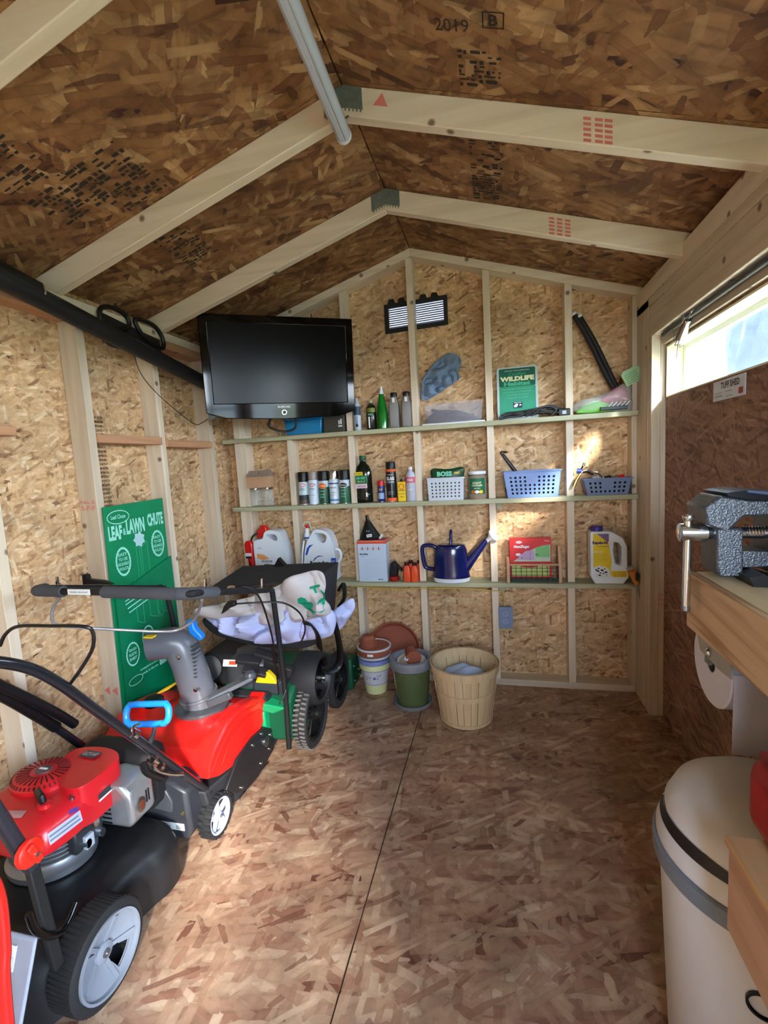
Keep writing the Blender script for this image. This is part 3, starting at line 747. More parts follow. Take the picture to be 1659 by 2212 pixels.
text('3-IN-ONE', (-.114, -.0048, Z2+.066), .038, .009, TXT, t); text('multi-purpose', (-.114, -.0048, Z2+.045), .038, .006, TXT, t); text('OIL', (-.114, -.0048, Z2+.028), .02, .008, TXT, t)
t = thing('clear_bottle', 'frosted clear bottle with a pink label beside the ridge stud', 'bottle', (-.058, Y, Z2))
M().lathe([(.027, 0), (.030, .006), (.030, .145), (.024, .165), (.011, .178), (.011, .184)], (-.060, Y, Z2), n=24).build('body', mat('frosted', (188, 190, 204), .25, var=.05), t)
M().lathe([(.012, .183), (.013, .186), (.012, .2)], (-.060, Y, Z2), n=16).build('cap', WHITE, t)
band((-.060, Y), .030, Z2+.108, Z2+.142, mat('label_rose', (204, 96, 120), .5), t, a=1.3); text('Aloe', (-.06, Y-.03, Z2+.126), .034, .018, WHITEP, t, wrap=((-.06, Y), .0306))
text('cleaner', (-.06, Y-.03, Z2+.07), .03, .008, WHITEP, t, wrap=((-.06, Y), .03))

def basket(name, label, x0, x1, bx0, bx1, y0, y1, z0, h, nx, nz, hole, m_, skip=(), cat='basket'):
    t = thing(name, label, cat, ((x0+x1)/2, (y0+y1)/2, z0))
    def X(u, v): return (bx0+(bx1-bx0)*u)*(1-v)+(x0+(x1-x0)*u)*v
    holes = []
    for i in range(nx):
        for j in range(nz):
            if (i, j) in skip: continue
            u = (i+.5)/nx*.86+.07; v = (j+.5)/nz*.74+.1; du = hole/(x1-x0)/2; dv = hole/h/2
            holes.append([(X(u-du, v-dv), z0+h*(v-dv)), (X(u+du, v-dv), z0+h*(v-dv)), (X(u+du, v+dv), z0+h*(v+dv)), (X(u-du, v+dv), z0+h*(v+dv))])
    poly = [(bx0, z0+.002), (bx1, z0+.002), (x1, z0+h), (x0, z0+h)]
    M().prism(poly, 'y', y0, y0+.0022, holes=holes).build('front_panel', m_, t)
    M().prism(poly, 'y', y1-.0022, y1, holes=holes).build('back_panel', m_, t)
    for sgn, xa, xb in ((0, bx0, x0), (1, bx1, x1)):
        M().hexa([(xa-.001, y0, z0+.002), (xa+.001, y0, z0+.002), (xa+.001, y1, z0+.002), (xa-.001, y1, z0+.002), (xb-.001, y0, z0+h), (xb+.001, y0, z0+h), (xb+.001, y1, z0+h), (xb-.001, y1, z0+h)]).build('side_panel', m_, t)
    M().box(bx0, bx1, y0, y1, z0, z0+.003).build('bottom_panel', m_, t)
    M().prism(rrect(x0-.006, x1+.006, y0-.006, y1+.003, .01), 'z', z0+h-.005, z0+h+.002, holes=[rrect(x0+.004, x1-.004, y0+.004, y1-.004, .008)]).build('rim', m_, t, bevel=.001)
    return t
GB = mat('basket_grey', (196, 204, 214), .4); BB = mat('basket_blue', (112, 142, 196), .4); BB2 = mat('basket_blue2', (104, 122, 158), .4)
basket('grey_basket', 'small pale grey perforated basket with a green bag in it', .042, .250, .048, .244, -.030, .055, Z2, .128, 8, 5, .0088, GB)
t = thing('seed_bag', 'dark green bag standing up out of the grey basket', 'bag', (.15, .02, Z2+.004))
M().pillow([(.062, .018, Z2+.01), (.23, .018, Z2+.01), (.245, .018, Z2+.12), (.248, .02, Z2+.182), (.16, .018, Z2+.176), (.066, .018, Z2+.18), (.06, .018, Z2+.12)], (0, -1, 0), .018, folds=.004, seed=3).build('bag_body', mat('bag_green', (18, 62, 30), .35), t)
text('BOSS', (.14, -.006, Z2+.15), .085, .028, PGREEN, t, bold=.05); text('seed', (.21, -.006, Z2+.155), .03, .016, YELLOW, t)
t = thing('glass_jar', 'clear glass jar with white lid and a green label', 'jar', (.322, .02, Z2))
M().lathe([(.047, 0), (.051, .006), (.051, .11), (.046, .128), (.038, .135), (.038, .142)], (.322, .015, Z2), n=32).build('body', mat('jar_tan', (170, 150, 130), .12, var=.06, alpha=.75), t)
M().lathe([(.046, 0), (.050, .004), (.050, .09), (.046, .095)], (.322, .015, Z2+.001), n=24).build('contents', mat('jar_fill', (150, 116, 92), .8), t)
M().lathe([(.046, .138), (.049, .141), (.049, .155), (.046, .157)], (.322, .015, Z2), n=32).build('lid', WHITE, t)
w = ((.322, .015), .0515)
band((.322, .015), .0515, Z2+.03, Z2+.118, mat('jar_label', (24, 104, 66), .5), t, a=.95)
for k, (s_, zz, ww, hh) in enumerate((('NIGHT', .092, .05, .012), ('CRAWLERS', .078, .06, .011), ('garden', .062, .035, .007))): text(s_, (.322, -.036, Z2+zz), ww, hh, CREAM, t, wrap=w)
for k, m_ in enumerate((ORP, WHITEP, YELLOW)): patch(ell(0, 0, .013, .009, 12), (.299+k*.022, -.0345, Z2+.042), m_, t, 'printed_flower', wrap=w, off=.001)
sk = {(4, 4), (5, 4), (6, 4), (0, 3), (1, 3), (5, 3), (4, 3), (0, 2), (1, 2), (2, 2), (4, 2)}
basket('blue_basket', 'large powder blue perforated basket with a black handle sticking out', .466, .764, .487, .747, -.036, .058, Z2, .145, 10, 5, .0115, BB, skip={(4, 4), (5, 4), (4, 3), (5, 3)})
for x in (.458, .772): pass
t = thing('trowel', 'black handled tool leaning up out of the large blue basket', 'hand tool', (.5, .01, Z2+.01))
M().tube([(.600, .01, Z2+.03), (.54, .008, Z2+.13), (.50, .006, Z2+.19), (.462, .005, Z2+.245)], lambda u: .012+.010*math.sin(u*2.6), n=10, flat=.5).build('handle', BLACK, t)
M().tube([(.462, .005, Z2+.238), (.454, .005, Z2+.252), (.47, .005, Z2+.256), (.486, .005, Z2+.25)], .0045, n=8).build('hook', BLACK, t)
t = thing('tool_bundle', 'brown and black odds and ends heaped in the large blue basket', 'tool bundle', (.64, .01, Z2+.004))
M().pillow([(.50, .01, Z2+.01), (.735, .01, Z2+.01), (.745, .01, Z2+.08), (.70, .01, Z2+.12), (.6, .01, Z2+.13), (.49, .01, Z2+.09)], (0, -1, 0), .03, folds=.01, seed=8).build('bundle', BLACKM, t)  # contents widened and kept dark so the basket holes look shaded
basket('low_basket', 'smaller slate blue perforated basket at the dark corner of the middle shelf', .876, 1.110, .895, 1.09, -.036, .055, Z2, .088, 8, 3, .0115, BB2, skip={(3, 2), (4, 2), (3, 1), (4, 1)})
t = thing('hose_nozzle', 'metal and blue spray nozzle hanging over the edge of the slate basket', 'nozzle', (.87, -.01, Z2+.1))
M().tube([(.93, .0, Z2+.112), (.90, -.012, Z2+.13), (.872, -.02, Z2+.128)], .011, n=10).build('body', CHROME, t)
M().tube([(.872, -.02, Z2+.128), (.845, -.028, Z2+.09), (.828, -.03, Z2+.05)], .008, n=8).build('grip', mat('brass', (160, 130, 80), .35, metal=.9), t)
M().cyl((.845, -.02, Z2+.133), (.868, -.02, Z2+.13), .014).build('blue_collar', mat('nozzle_blue', (34, 60, 150), .3), t)
M().tube([(.86, -.02, Z2+.13), (.878, -.02, Z2+.16)], .005).build('lever', BLACK, t); M().cyl((.878, -.02, Z2+.155), (.882, -.02, Z2+.175), .007).build('tip', STEEL, t)
M().tube([(.9, -.0, Z2+.12), (.95, .0, Z2+.118), (.975, .0, Z2+.09)], .006).build('stem', CHROME, t)
t = thing('small_fittings', 'loose hose fittings heaped in the slate blue basket', 'fittings', (1.0, .01, Z2+.01))
for k, (x, zz, m_) in enumerate(((.94, .085, LGREY), (.965, .078, WHITE), (1.0, .084, BLACK), (1.035, .082, STEEL), (1.065, .086, RED), (1.05, .06, BLACK))):
    M().cyl((x-.015, .0+.004*k, Z2+zz), (x+.018, .005+.004*k, Z2+zz+.006), .012).build('fitting', m_, t)

M().pillow([(.905, .02, Z2+.008), (1.08, .02, Z2+.008), (1.085, .02, Z2+.07), (1.0, .02, Z2+.078), (.905, .02, Z2+.07)], (0, -1, 0), .025, folds=.008, seed=9).build('dark_filler', BLACKM, t)  # dark lump added to stand in for shade behind the basket holes
# ---- top shelf
z = Z1
t = thing('blue_tub', 'blue translucent plastic tub under the television', 'tub', (-.69, .02, z))
M().hexa([(-.80, -.03, z), (-.58, -.03, z), (-.58, .07, z), (-.80, .07, z), (-.81, -.035, z+.085), (-.57, -.035, z+.085), (-.57, .075, z+.085), (-.81, .075, z+.085)]).build('tub_body', mat('tub_blue', (24, 120, 170), .2), t, bevel=.004)
M().box(-.815, -.565, -.038, .078, z+.0855, z+.095).build('lid', BLUE, t, bevel=.002)
t = thing('grey_case', 'dark grey box with a white pictogram under the television', 'box', (-.49, .02, z))
M().box(-.560, -.435, -.03, .07, z, z+.10).build('case_body', mat('case_grey', (62, 58, 52), .5), t, bevel=.003)
for x, h in ((-.466, .022), (-.454, .03)): M().box(x, x+.008, -.0312, -.0304, z+.045, z+.045+h).build('printed_mark', WHITEP, t)
M().box(-.468, -.444, -.0312, -.0304, z+.03, z+.038).build('printed_mark', WHITEP, t)
t = thing('caulk_tube', 'slim white and blue tube standing beside the television', 'tube', (-.361, .0, z))
M().lathe([(.018, 0), (.021, .004), (.021, .15), (.017, .158), (.009, .162), (.009, .185), (.006, .19)], (-.357, .0, z), n=20).build('tube_body', mat('tube_white', (180, 196, 208), .4), t)
band((-.357, 0), .021, z+.09, z+.14, mat('tube_band', (40, 62, 86), .5), t, a=1.5)
text('MARINE', (-.357, -.021, z+.06), .05, .016, mat('blue_print', (60, 110, 170), .6, var=0), t, u=(0, 0, 1), v=(-1, 0, 0)); patch(ell(0, 0, .009, .009, 14), (-.357, -.021, z+.03), TXT, t, wrap=((-.357, 0), .021))
t = thing('brown_bottle', 'dark brown bottle with a green label and pale cap', 'bottle', (-.274, .01, z))
M().lathe([(.026, 0), (.029, .004), (.029, .125), (.022, .14), (.012, .148), (.012, .155)], (-.274, .01, z), n=24).build('body', mat('brown_bottle', (30, 30, 22), .2), t)
M().lathe([(.012, .153), (.012, .17), (.009, .174)], (-.274, .01, z), n=14).build('cap', mat('cap_pale', (190, 178, 150), .5), t)
w = ((-.274, .01), .0295); band((-.274, .01), .0295, z+.10, z+.125, mat('label_lime', (112, 122, 34), .5), t, a=1.2)
text('TRIAZ', (-.274, -.02, z+.088), .036, .012, PGREEN, t, wrap=w); M().box(-.285, -.277, -.0202, -.0198, z+.01, z+.075).build('label_stripe', WHITEP, t)
t = thing('green_squeeze_bottle', 'tall tapering green bottle with a white nozzle', 'bottle', (-.208, .01, z))
M().lathe([(.028, 0), (.032, .005), (.032, .09), (.024, .15), (.015, .19), (.015, .2)], (-.208, .01, z), n=28).build('body', mat('squeeze_green', (16, 112, 34), .12, coat=.5), t)
M().lathe([(.013, .198), (.012, .21), (.007, .232), (.005, .242)], (-.208, .01, z), n=14).build('nozzle', WHITE, t)
for k, x in enumerate((-.135, -.062)):
    t = thing('square_bottle', ('clear square bottle with a black cap, next to the green bottle', 'clear square bottle with a black cap, against the ridge stud')[k], 'bottle', (x, .012, z), 'clear square bottles')
    cl = mat('bottle_smoke', (150, 152, 150), .12, var=0, alpha=.55)
    rs_ = []
    for zz, r in ((0, .026), (.006, .029), (.135, .029), (.16, .022), (.172, .016), (.18, .016)):
        rs_.append([Vector((x+a*(1), .012+b_, z+zz)) for a, b_ in rrect(-r, r, -r, r, r*.35, 3)])
    M().rings(rs_).build('body', cl, t)
    M().lathe([(.019, .178), (.02, .181), (.02, .2), (.018, .203)], (x, .012, z), n=20).build('cap', BLACK, t)
    M().box(x-.022, x+.016, -.012, .02, z+.01, z+.135).build('paper_roll', mat('paper_grey', (178, 178, 178), .8), t, bevel=.004)
    M().box(x-.005, x+.010, -.0185, -.0178, z+.145, z+.17).build('tag', WHITEP, t)
# translucent box
t = thing('clear_box', 'shallow translucent plastic box on its white lid', 'box', (.2, .02, z))
M().box(.030, .376, -.036, .085, z, z+.009).build('lid', WHITE, t, bevel=.003)
b = M(); ring0 = rrect(.052, .355, -.028, .078, .012); ring1 = rrect(.040, .368, -.034, .083, .014)
b.rings([[Vector((a, c_, z+.010)) for a, c_ in ring0], [Vector((a, c_, z+.118)) for a, c_ in ring1], [Vector((a+(.003 if a > .2 else -.003), c_, z+.120)) for a, c_ in ring1]], True, False)
b.build('box_body', mat('box_frost', (196, 196, 206), .3, var=0, alpha=.28), t)
t = thing('work_gloves', 'charcoal work gloves lying inside the translucent box', 'gloves', (.2, .02, z+.02))
M().pillow([(.065, .02, z+.02), (.34, .02, z+.016), (.33, .02, z+.035), (.25, .02, z+.068), (.17, .02, z+.082), (.11, .02, z+.078), (.07, .02, z+.06)], (0, -1, 0), .03, folds=.012, seed=5, fs_=14).build('palm', mat('glove_dark', (44, 46, 58), .85), t)
for k in range(4):
    M().tube([(.16+.02*k, -.012, z+.066), (.12+.012*k, -.016, z+.074-.004*k), (.085+.01*k, -.014, z+.085-.012*k)], .009, n=8).build('finger', MATS['glove_dark'], t)
t = thing('blue_mitt', 'crumpled blue grey cloth propped against the gable above the box', 'cloth', (.14, .06, z+.13))
pts = [at(px, py, 'y', .062) for px, py in ((914, 866), (910, 838), (917, 812), (938, 785), (962, 766), (978, 763), (994, 772), (996, 790), (990, 802), (992, 818), (965, 838), (940, 855))]
M().pillow(pts, (0, -1, 0), .03, folds=.034, seed=12, fs_=24, fdir=(1, 0, .8), res=6, rings=14).build('cloth_body', mat('cloth_bluegrey', (118, 142, 172), .85), t)
M().tube([(.235, .02, pts[7].z), (.262, .05, pts[7].z-.01), (.28, .085, pts[7].z-.005)], .002, n=5).build('nail', STEEL, t)
# sign
t = thing('habitat_sign', 'green and white wildlife habitat sign leaning on the gable', 'sign', (.55, .03, z))
n_ = Vector((0, -.99, .11)).normalized(); vv = Vector((0, .11, .99)).normalized(); uu = Vector((1, 0, 0)); sc0 = Vector((.553, .035, z+.147))
def onsign(x, y): return sc0+uu*x+vv*y+n_*.0022
b = M().prism(rrect(-.108, .108, -.146, .143, .014), 'z', -.002, .002); b.v = [sc0+uu*p.x+vv*p.y+n_*p.z for p in b.v]; b.build('plate', mat('sign_edge', (186, 204, 206), .4), t)
patch(rrect(-.096, .096, .035, .134, .006), onsign(0, 0), mat('sign_dark', (0, 92, 72), .5), t, u=uu, v=vv)
patch(rrect(-.096, .096, -.132, .035, .006), onsign(0, 0), mat('sign_green', (50, 156, 122), .5), t, u=uu, v=vv)
SL_ = mat('sign_line', (112, 192, 162), .6, var=0)
def st(s_, x, y, w_, h_, m_, **k): text(s_, onsign(x, y)+n_*.0012, w_, h_, m_, t, u=uu, v=vv, **k)
st('NATIONAL WILDLIFE FEDERATION', 0, .121, .13, .006, WHITEP, bold=.0); st('Certified', 0, .103, .09, .017, mat('sign_mid', (40, 150, 104), .6, var=0), bold=.02)
st('WILDLIFE', 0, .077, .18, .026, mat('sign_cream', (226, 232, 186), .6, var=0), bold=.06); st('Habitat', 0, .05, .14, .024, mat('sign_mint', (70, 180, 134), .6, var=0), bold=.05)
for k, (s_, w_) in enumerate((('This property provides food, water,', .16), ('cover and places to raise young for', .155), ('native wildlife and supports', .12), ('the garden for wildlife', .11))): st(s_, 0, .02-.016*k, w_, .007, SL_, bold=.01)
patch([(-.024, -.085), (.024, -.085), (.024, -.052), (-.024, -.052)], onsign(0, 0)+n_*.001, mat('sign_navy', (22, 48, 70), .5, var=0), t, u=uu, v=vv)
for a in ([(-.02, -.058), (.0, -.056), (.02, -.058), (.018, -.054), (-.018, -.054)], [(-.02, -.08), (-.004, -.08), (.004, -.062), (-.008, -.06), (-.02, -.07)], [(.008, -.074), (.02, -.072), (.018, -.066), (.01, -.064)]):
    patch(a, onsign(0, 0)+n_*.0015, WHITEP, t, u=uu, v=vv)
# cords
t = thing('black_cord_pile', 'tangle of black cord coiled in front of the habitat sign', 'cord', (.65, -.01, z))
rc = random.Random(9)
for k in range(10):
    x0 = .455+.02*rc.random(); L_ = .34*rc.uniform(.6, 1); zz = z+.006+.006*(k % 4)
    p = [(x0+L_*i/6+rc.uniform(-.012, .012), -.026+.012*(k % 5)+rc.uniform(-.004, .004), zz+(.0+.03*rc.random()*(i/6)+(.01 if 0 < i < 6 else 0))) for i in range(7)]
    M().tube(p, .0042, n=6, smooth=4).build('cord_loop', BLACK, t)
for k in range(3): M().tube([(.56+.03*k, -.03, z+.01), (.63+.03*k, -.034, z+.045+.006*k), (.71+.015*k, -.034, z+.052), (.745, -.034, z+.03), (.72, -.034, z+.008)], .0042, n=6).build('cord_loop', BLACK, t)
M().box(.755, .815, -.03, .02, z, z+.038).build('power_brick', BLACK, t, bevel=.005); M().box(.775, .795, -.0312, -.0302, z+.008, z+.026).build('label', LGREY, t)
# bag
t = thing('plastic_bag_of_tools', 'clear plastic bag holding lime and pink things under the corner post', 'bag', (1.0, .0, z))
P_ = [at(px, py, 'y', .0) for px, py in ((1240, 888), (1300, 890), (1392, 884), (1393, 845), (1385, 820), (1350, 826), (1320, 843), (1285, 857), (1250, 866))]
P_ = [Vector((min(p.x, 1.112), p.y, max(p.z, z+.004))) for p in P_]
M().pillow(P_, (0, -1, 0), .036, folds=.016, seed=21, fs_=12, back=.9, fdir=(.5, 0, 1)).build('bag_film', mat('bag_film', (214, 224, 216), .08, var=0, alpha=.32, coat=.6), t)
M().pillow([(.85, 0, z+.008), (1.03, 0, z+.008), (1.04, 0, z+.03), (.98, 0, z+.062), (.9, 0, z+.052)], (0, -1, 0), .02, folds=.006, seed=4).build('lime_lump', mat('lime', (132, 214, 92), .4), t)
M().pillow([(.95, 0, z+.04), (1.08, 0, z+.03), (1.1, 0, z+.1), (1.06, 0, z+.13), (1.0, 0, z+.10)], (0, -1, 0), .016, folds=.006, seed=6).build('pink_lump', mat('magenta', (176, 24, 96), .4), t)
M().box(.96, 1.09, -.030, -.022, z+.012, z+.03).build('black_strip', BLACK, t, bevel=.002)
for k in range(5): M().tube([(1.0+.02*k, -.03, z+.03), (1.02+.02*k, -.034, z+.05)], .003).build('bristle', WHITE, t)
tg = M(); q = at(1366, 812, 'y', -.045)
ct, st_ = math.cos(.45), math.sin(.45)
tu = Vector((ct, 0, st_)); tv = Vector((-st_, 0, ct))
tg.prism([(-.045, -.036), (.045, -.036), (.045, .028), (.03, .04), (-.03, .04), (-.045, .028)], 'y', 0, .0012, f=lambda a, b_, w_: q+tu*a+tv*b_+Vector((0, w_, 0))).build('paper_tag', mat('tag_green', (160, 196, 150), .7), t)
for k in range(5): text('seed starter label', q+tv*(.016-.011*k)+Vector((-.004, -.001, 0)), .06, .005, mat('tag_print', (34, 110, 76), .7, var=0), t, u=tu, v=tv)
t = thing('black_tubes', 'pair of black plastic tubes slanting up behind the clear bag', 'tube', (.95, .05, z+.15))
for dx, dz in ((0, .0), (.026, -.016)):
    M().tube([(.853+dx, .045, 2.05+dz), (.93+dx*.8, .05, 1.90), (1.0+dx*.8, .05, 1.74), (1.042+dx*.6, .045, 1.655)], .0135, n=12, smooth=5).build('tube', BLACKM, t)
    M().lathe([(.0138, 0), (.0138, .012), (.009, .014)], (.853+dx, .045, 2.05+dz), (-.42, 0, .9), n=12).build('clear_tip', WHITE, t)

# ---- lowest shelf
z = Z3
def jug(name, label, outline, hole, y0, y1, z0, m_, cap, capm, x0=0):
    t = thing(name, label, 'jug', (sum(p[0] for p in outline)/len(outline), (y0+y1)/2, z0))
    P2 = [(p.x, p.z) for p in catmull([Vector((a, 0, b_)) for a, b_ in outline], 3, True)]
    H = [(p.x, p.z) for p in catmull([Vector((a, 0, b_)) for a, b_ in hole], 3, True)]
    P2 = [(a, max(b_, z0)) for a, b_ in P2]
    M().prism(P2, 'y', y0, y1, holes=[H]).build('jug_body', m_, t, bevel=.012, seg=3)
    if cap: M().lathe([(cap[2], 0), (cap[2], cap[3]*.85), (cap[2]*.85, cap[3])], (cap[0], (y0+y1)/2, cap[1]), n=20).build('cap', capm, t)
    return t
JW = mat('jug_white', (232, 240, 248), .3, var=.02)
t = jug('weed_killer_jug', 'white weed killer jug with a red battery sprayer clipped to it', [(-1.08, z), (-.87, z), (-.855, z+.06), (-.862, z+.17), (-.885, z+.28), (-.91, z+.318), (-.975, z+.328), (-1.005, z+.31), (-1.02, z+.275), (-1.075, z+.262), (-1.085, z+.22), (-1.082, z+.1)],
        [(-.985, z+.302), (-.93, z+.298), (-.915, z+.272), (-.93, z+.258), (-.965, z+.275), (-.985, z+.285)], -.035, .06, z, JW, None, None)
M().prism([(-1.068, z+.272), (-1.02, z+.285), (-.998, z+.325), (-1.01, z+.352), (-1.035, z+.358), (-1.06, z+.33), (-1.075, z+.30)], 'y', -.01, .035).build('red_cap', RED, t, bevel=.006)
M().prism([(-1.148, z+.24), (-1.135, z+.262), (-1.105, z+.262), (-1.092, z+.24), (-1.092, z+.16), (-1.10, z+.02), (-1.122, z+.02), (-1.13, z+.15), (-1.145, z+.18)], 'y', -.042, -.006).build('spray_wand', RED, t, bevel=.007)
M().tube([(-1.11, -.02, z+.25), (-1.09, -.02, z+.29), (-1.05, 0, z+.31)], .006).build('hose', BLACK, t)
M().box(-1.14, -1.10, -.0435, -.0422, z+.165, z+.185).build('label', WHITEP, t); M().box(-1.14, -1.10, -.0435, -.0422, z+.15, z+.163).build('label', TXT, t)
patch([(-.055, -.01), (-.01, -.022), (.03, -.012), (-.01, .012), (-.055, .02)], (-1.01, -.0352, z+.16), mat('orange_fade', (240, 168, 96), .6, var=0), t)
text('GROUNDCLEAR', (-1.0, -.0357, z+.13), .075, .013, TXT, t, bold=.03); text('WEED &', (-.995, -.0357, z+.106), .055, .015, TXT, t, bold=.05); text('GRASS KILLER', (-.985, -.0357, z+.085), .11, .014, TXT, t, bold=.05); text('ortho', (-1.045, -.0357, z+.215), .03, .008, TXG, t)
t = jug('roundup_jug'.replace('roundup', 'herbicide'), 'white herbicide jug with blue swoosh and a white spray wand', [(-.745, z), (-.56, z), (-.545, z+.05), (-.545, z+.18), (-.56, z+.26), (-.59, z+.31), (-.64, z+.326), (-.675, z+.318), (-.70, z+.28), (-.725, z+.24), (-.745, z+.15)],
        [(-.665, z+.302), (-.62, z+.302), (-.59, z+.285), (-.60, z+.25), (-.625, z+.245), (-.65, z+.27)], -.035, .06, z, JW, None, None)
BPR = mat('royal_print', (30, 70, 170), .6, var=0)
patch([(-.05, -.03), (-.036, .012), (-.018, .03), (.012, .034), (-.004, .026), (-.02, .012), (-.032, -.018), (-.04, -.034)], (-.685, -.0352, z+.2), BPR, t)
patch([(-.035, -.02), (-.005, .006), (.04, .012), (.0, .014), (-.024, .0), (-.04, -.02)], (-.65, -.0352, z+.15), BPR, t)
text('Roundup', (-.645, -.0357, z+.115), .125, .032, TXT, t, bold=.05); text('weed & grass killer', (-.645, -.0357, z+.085), .1, .01, TXG, t)
M().box(-.565, -.535, -.046, -.042, z+.105, z+.15).build('label', BPR, t); text('EXT', (-.55, -.0465, z+.13), .02, .01, WHITEP, t)
M().lathe([(.02, 0), (.02, .03), (.012, .045), (.012, .07)], (-.728, .0, z+.262), n=16).build('sprayer_head', WHITE, t)
M().lathe([(.0205, .005), (.0205, .016)], (-.728, .0, z+.262), n=16).build('blue_ring', BPR, t)
M().tube([(-.735, -.04, z+.26), (-.75, -.045, z+.18), (-.765, -.046, z+.03)], .006).build('spray_wand', WHITE, t)
M().tube([(-.728, 0, z+.33), (-.75, .0, z+.345), (-.74, 0, z+.37), (-.71, 0, z+.365), (-.70, 0, z+.33), (-.68, 0, z+.335), (-.67, 0, z+.31)], .004, n=6).build('hose', mat('hose_clear', (210, 206, 196), .3), t)
M().box(-.735, -.72, -.005, .008, z+.332, z+.352).build('red_trigger', RED, t)
M().tube([(-.54, -.02, z+.2), (-.515, -.02, z+.19), (-.51, -.02, z+.15), (-.53, -.02, z+.12)], .009).build('nozzle_clip', WHITE, t)
# tin
t = thing('solvent_tin', 'tall white rectangular tin with an orange top edge', 'tin', (-.31, .02, z))
M().box(-.398, -.222, -.036, .06, z, z+.252).build('tin_body', mat('tin_white', (196, 212, 232), .35, var=.02), t, bevel=.006)
M().box(-.3985, -.2215, -.0365, .0605, z+.232, z+.25).build('orange_band', ORANGE, t, bevel=.003)
M().box(-.395, -.225, -.033, .057, z+.2525, z+.2555).build('tin_top', DRED, t)
text('Bondtite', (-.358, -.0365, z+.172), .05, .012, TXT, t, bold=.04); text('primer', (-.365, -.0365, z+.157), .024, .006, TXG, t)
GHS = mat('ghs_red', (200, 60, 70), .6, var=0)
for k in range(4):
    x = -.366+k*.034; patch([(-.014, 0), (0, -.014), (.014, 0), (0, .014)], (x, -.0364, z+.205), GHS, t, 'hazard_symbol'); patch([(-.0115, 0), (0, -.0115), (.0115, 0), (0, .0115)], (x, -.0367, z+.205), WHITEP, t, 'hazard_symbol')
    patch([(-.004, -.006), (.004, -.006), (.003, .004), (0, .008), (-.003, .004)], (x, -.037, z+.205), TXT, t, 'hazard_symbol')
ln = mat('fine_print', (160, 176, 200), .6, var=0)
for k in range(13): text('use with adequate ventilation keep away from heat', (-.315, -.0365, z+.14-k*.0085-(.006 if k > 4 else 0)), .11, .0035, ln, t, bold=0)
text('Bond', (-.262, -.0365, z+.018), .028, .009, TXT, t, bold=.04); text('net 1 gal', (-.352, -.0365, z+.02), .03, .005, TXG, t)
t = thing('black_funnel', 'black plastic funnel upside down on the white tin', 'funnel', (-.315, .01, z+.256))
M().lathe([(.068, 0), (.07, .004), (.066, .01), (.018, .105), (.012, .115), (.009, .145), (.006, .146)], (-.325, .012, z+.2565), (-.10, 0, 1), n=32, sy=.6).build('cone', BLACK, t)
M().tube([(-.265, .0, z+.262), (-.255, -.005, z+.27), (-.245, -.005, z+.285)], .008).build('spout_cap', WHITE, t)
text('2-6', (-.327, -.028, z+.31), .022, .011, LGREY, t, v=(0, .3, 1)); M().obox((-.318, -.036, z+.283), (.032, .002, .018), (-.3, -.15, 0)).build('sticker', WHITEP, t); text('FUNNEL', (-.318, -.0375, z+.283), .024, .008, TXT, t, v=(0, .3, 1))
# black cap with clip
t = thing('spring_clamp', 'black and red clamp like tool leaning between tin and orange bottles', 'clamp', (-.17, .0, z))
M().lathe([(.027, 0), (.030, .004), (.030, .026), (.026, .03)], (-.188, .005, z), n=24).build('red_base', DRED, t)
M().prism([(-.214, z+.03), (-.164, z+.03), (-.16, z+.07), (-.172, z+.108), (-.19, z+.12), (-.204, z+.105), (-.213, z+.06)], 'y', -.015, .022).build('black_body', BLACK, t, bevel=.006)
M().bar((-.185, .012, z+.118), (-.135, .012, z+.055), .02, .012).build('lever', BLACK, t); M().bar((-.135, .01, z+.06), (-.142, .01, z+.003), .016, .005).build('jaw', mat('jaw_tan', (200, 170, 140), .5), t)
# four orange bottles
for k, (x, y) in enumerate(((-.089, .045), (-.037, .045), (-.104, -.012), (-.058, -.014))):
    t = thing('oil_bottle', ('orange oil bottle at the back, nearer the white tin', 'orange oil bottle at the back, half behind the ridge stud', 'orange oil bottle in front, nearer the white tin', 'orange oil bottle in front, nearer the ridge stud')[k], 'bottle', (x, y, z), 'small orange oil bottles')
    rs_ = []
    for zz, r in ((0, .019), (.004, .0215), (.07, .0215), (.088, .015), (.094, .011), (.1, .011)):
        rs_.append([Vector((x+a, y+b_, z+zz)) for a, b_ in rrect(-r, r, -r*.8, r*.8, r*.4, 3)])
    M().rings(rs_).build('body', ORANGE, t)
    M().lathe([(.0135, .098), (.014, .1), (.014, .113), (.012, .115)], (x, y, z), n=16).build('cap', mat('cap_brown', (50, 24, 22), .4), t)
# watering can
t = thing('watering_can', 'navy blue enamel watering can with white base and rose', 'watering can', (.158, -.0, z))
cx, cy = .158, -.005
M().lathe([(.092, 0), (.103, .006), (.106, .03)], (cx, cy, z), n=40, sy=.62).build('white_base', WHITE, t)
M().lathe([(.1075, .029), (.1085, .034), (.104, .045), (.097, .15), (.092, .19), (.082, .212), (.080, .215), (.076, .212), (.074, .18), (.0, .175)], (cx, cy, z), n=40, sy=.64).build('body', NAVY, t)
M().prism([(cx+.083*math.cos(a), cy+.083*.64*math.sin(a)) for a in [PI*.0+PI*i/14 for i in range(15)]], 'z', z+.212, z+.2145).build('half_cover', NAVY, t)
M().tube([(.235, -.005, z+.075), (.30, -.008, z+.16), (.365, -.012, z+.245)], lambda u: .031-.017*u, n=18, smooth=5).build('spout', NAVY, t)
dirs = Vector((.6, -.25, .45)).normalized()
M().lathe([(.012, 0), (.014, .02), (.036, .045), (.038, .05), (.034, .056), (.0, .057)], (.365, -.012, z+.238), (.75, -.2, .62), n=28).build('rose', WHITE, t)
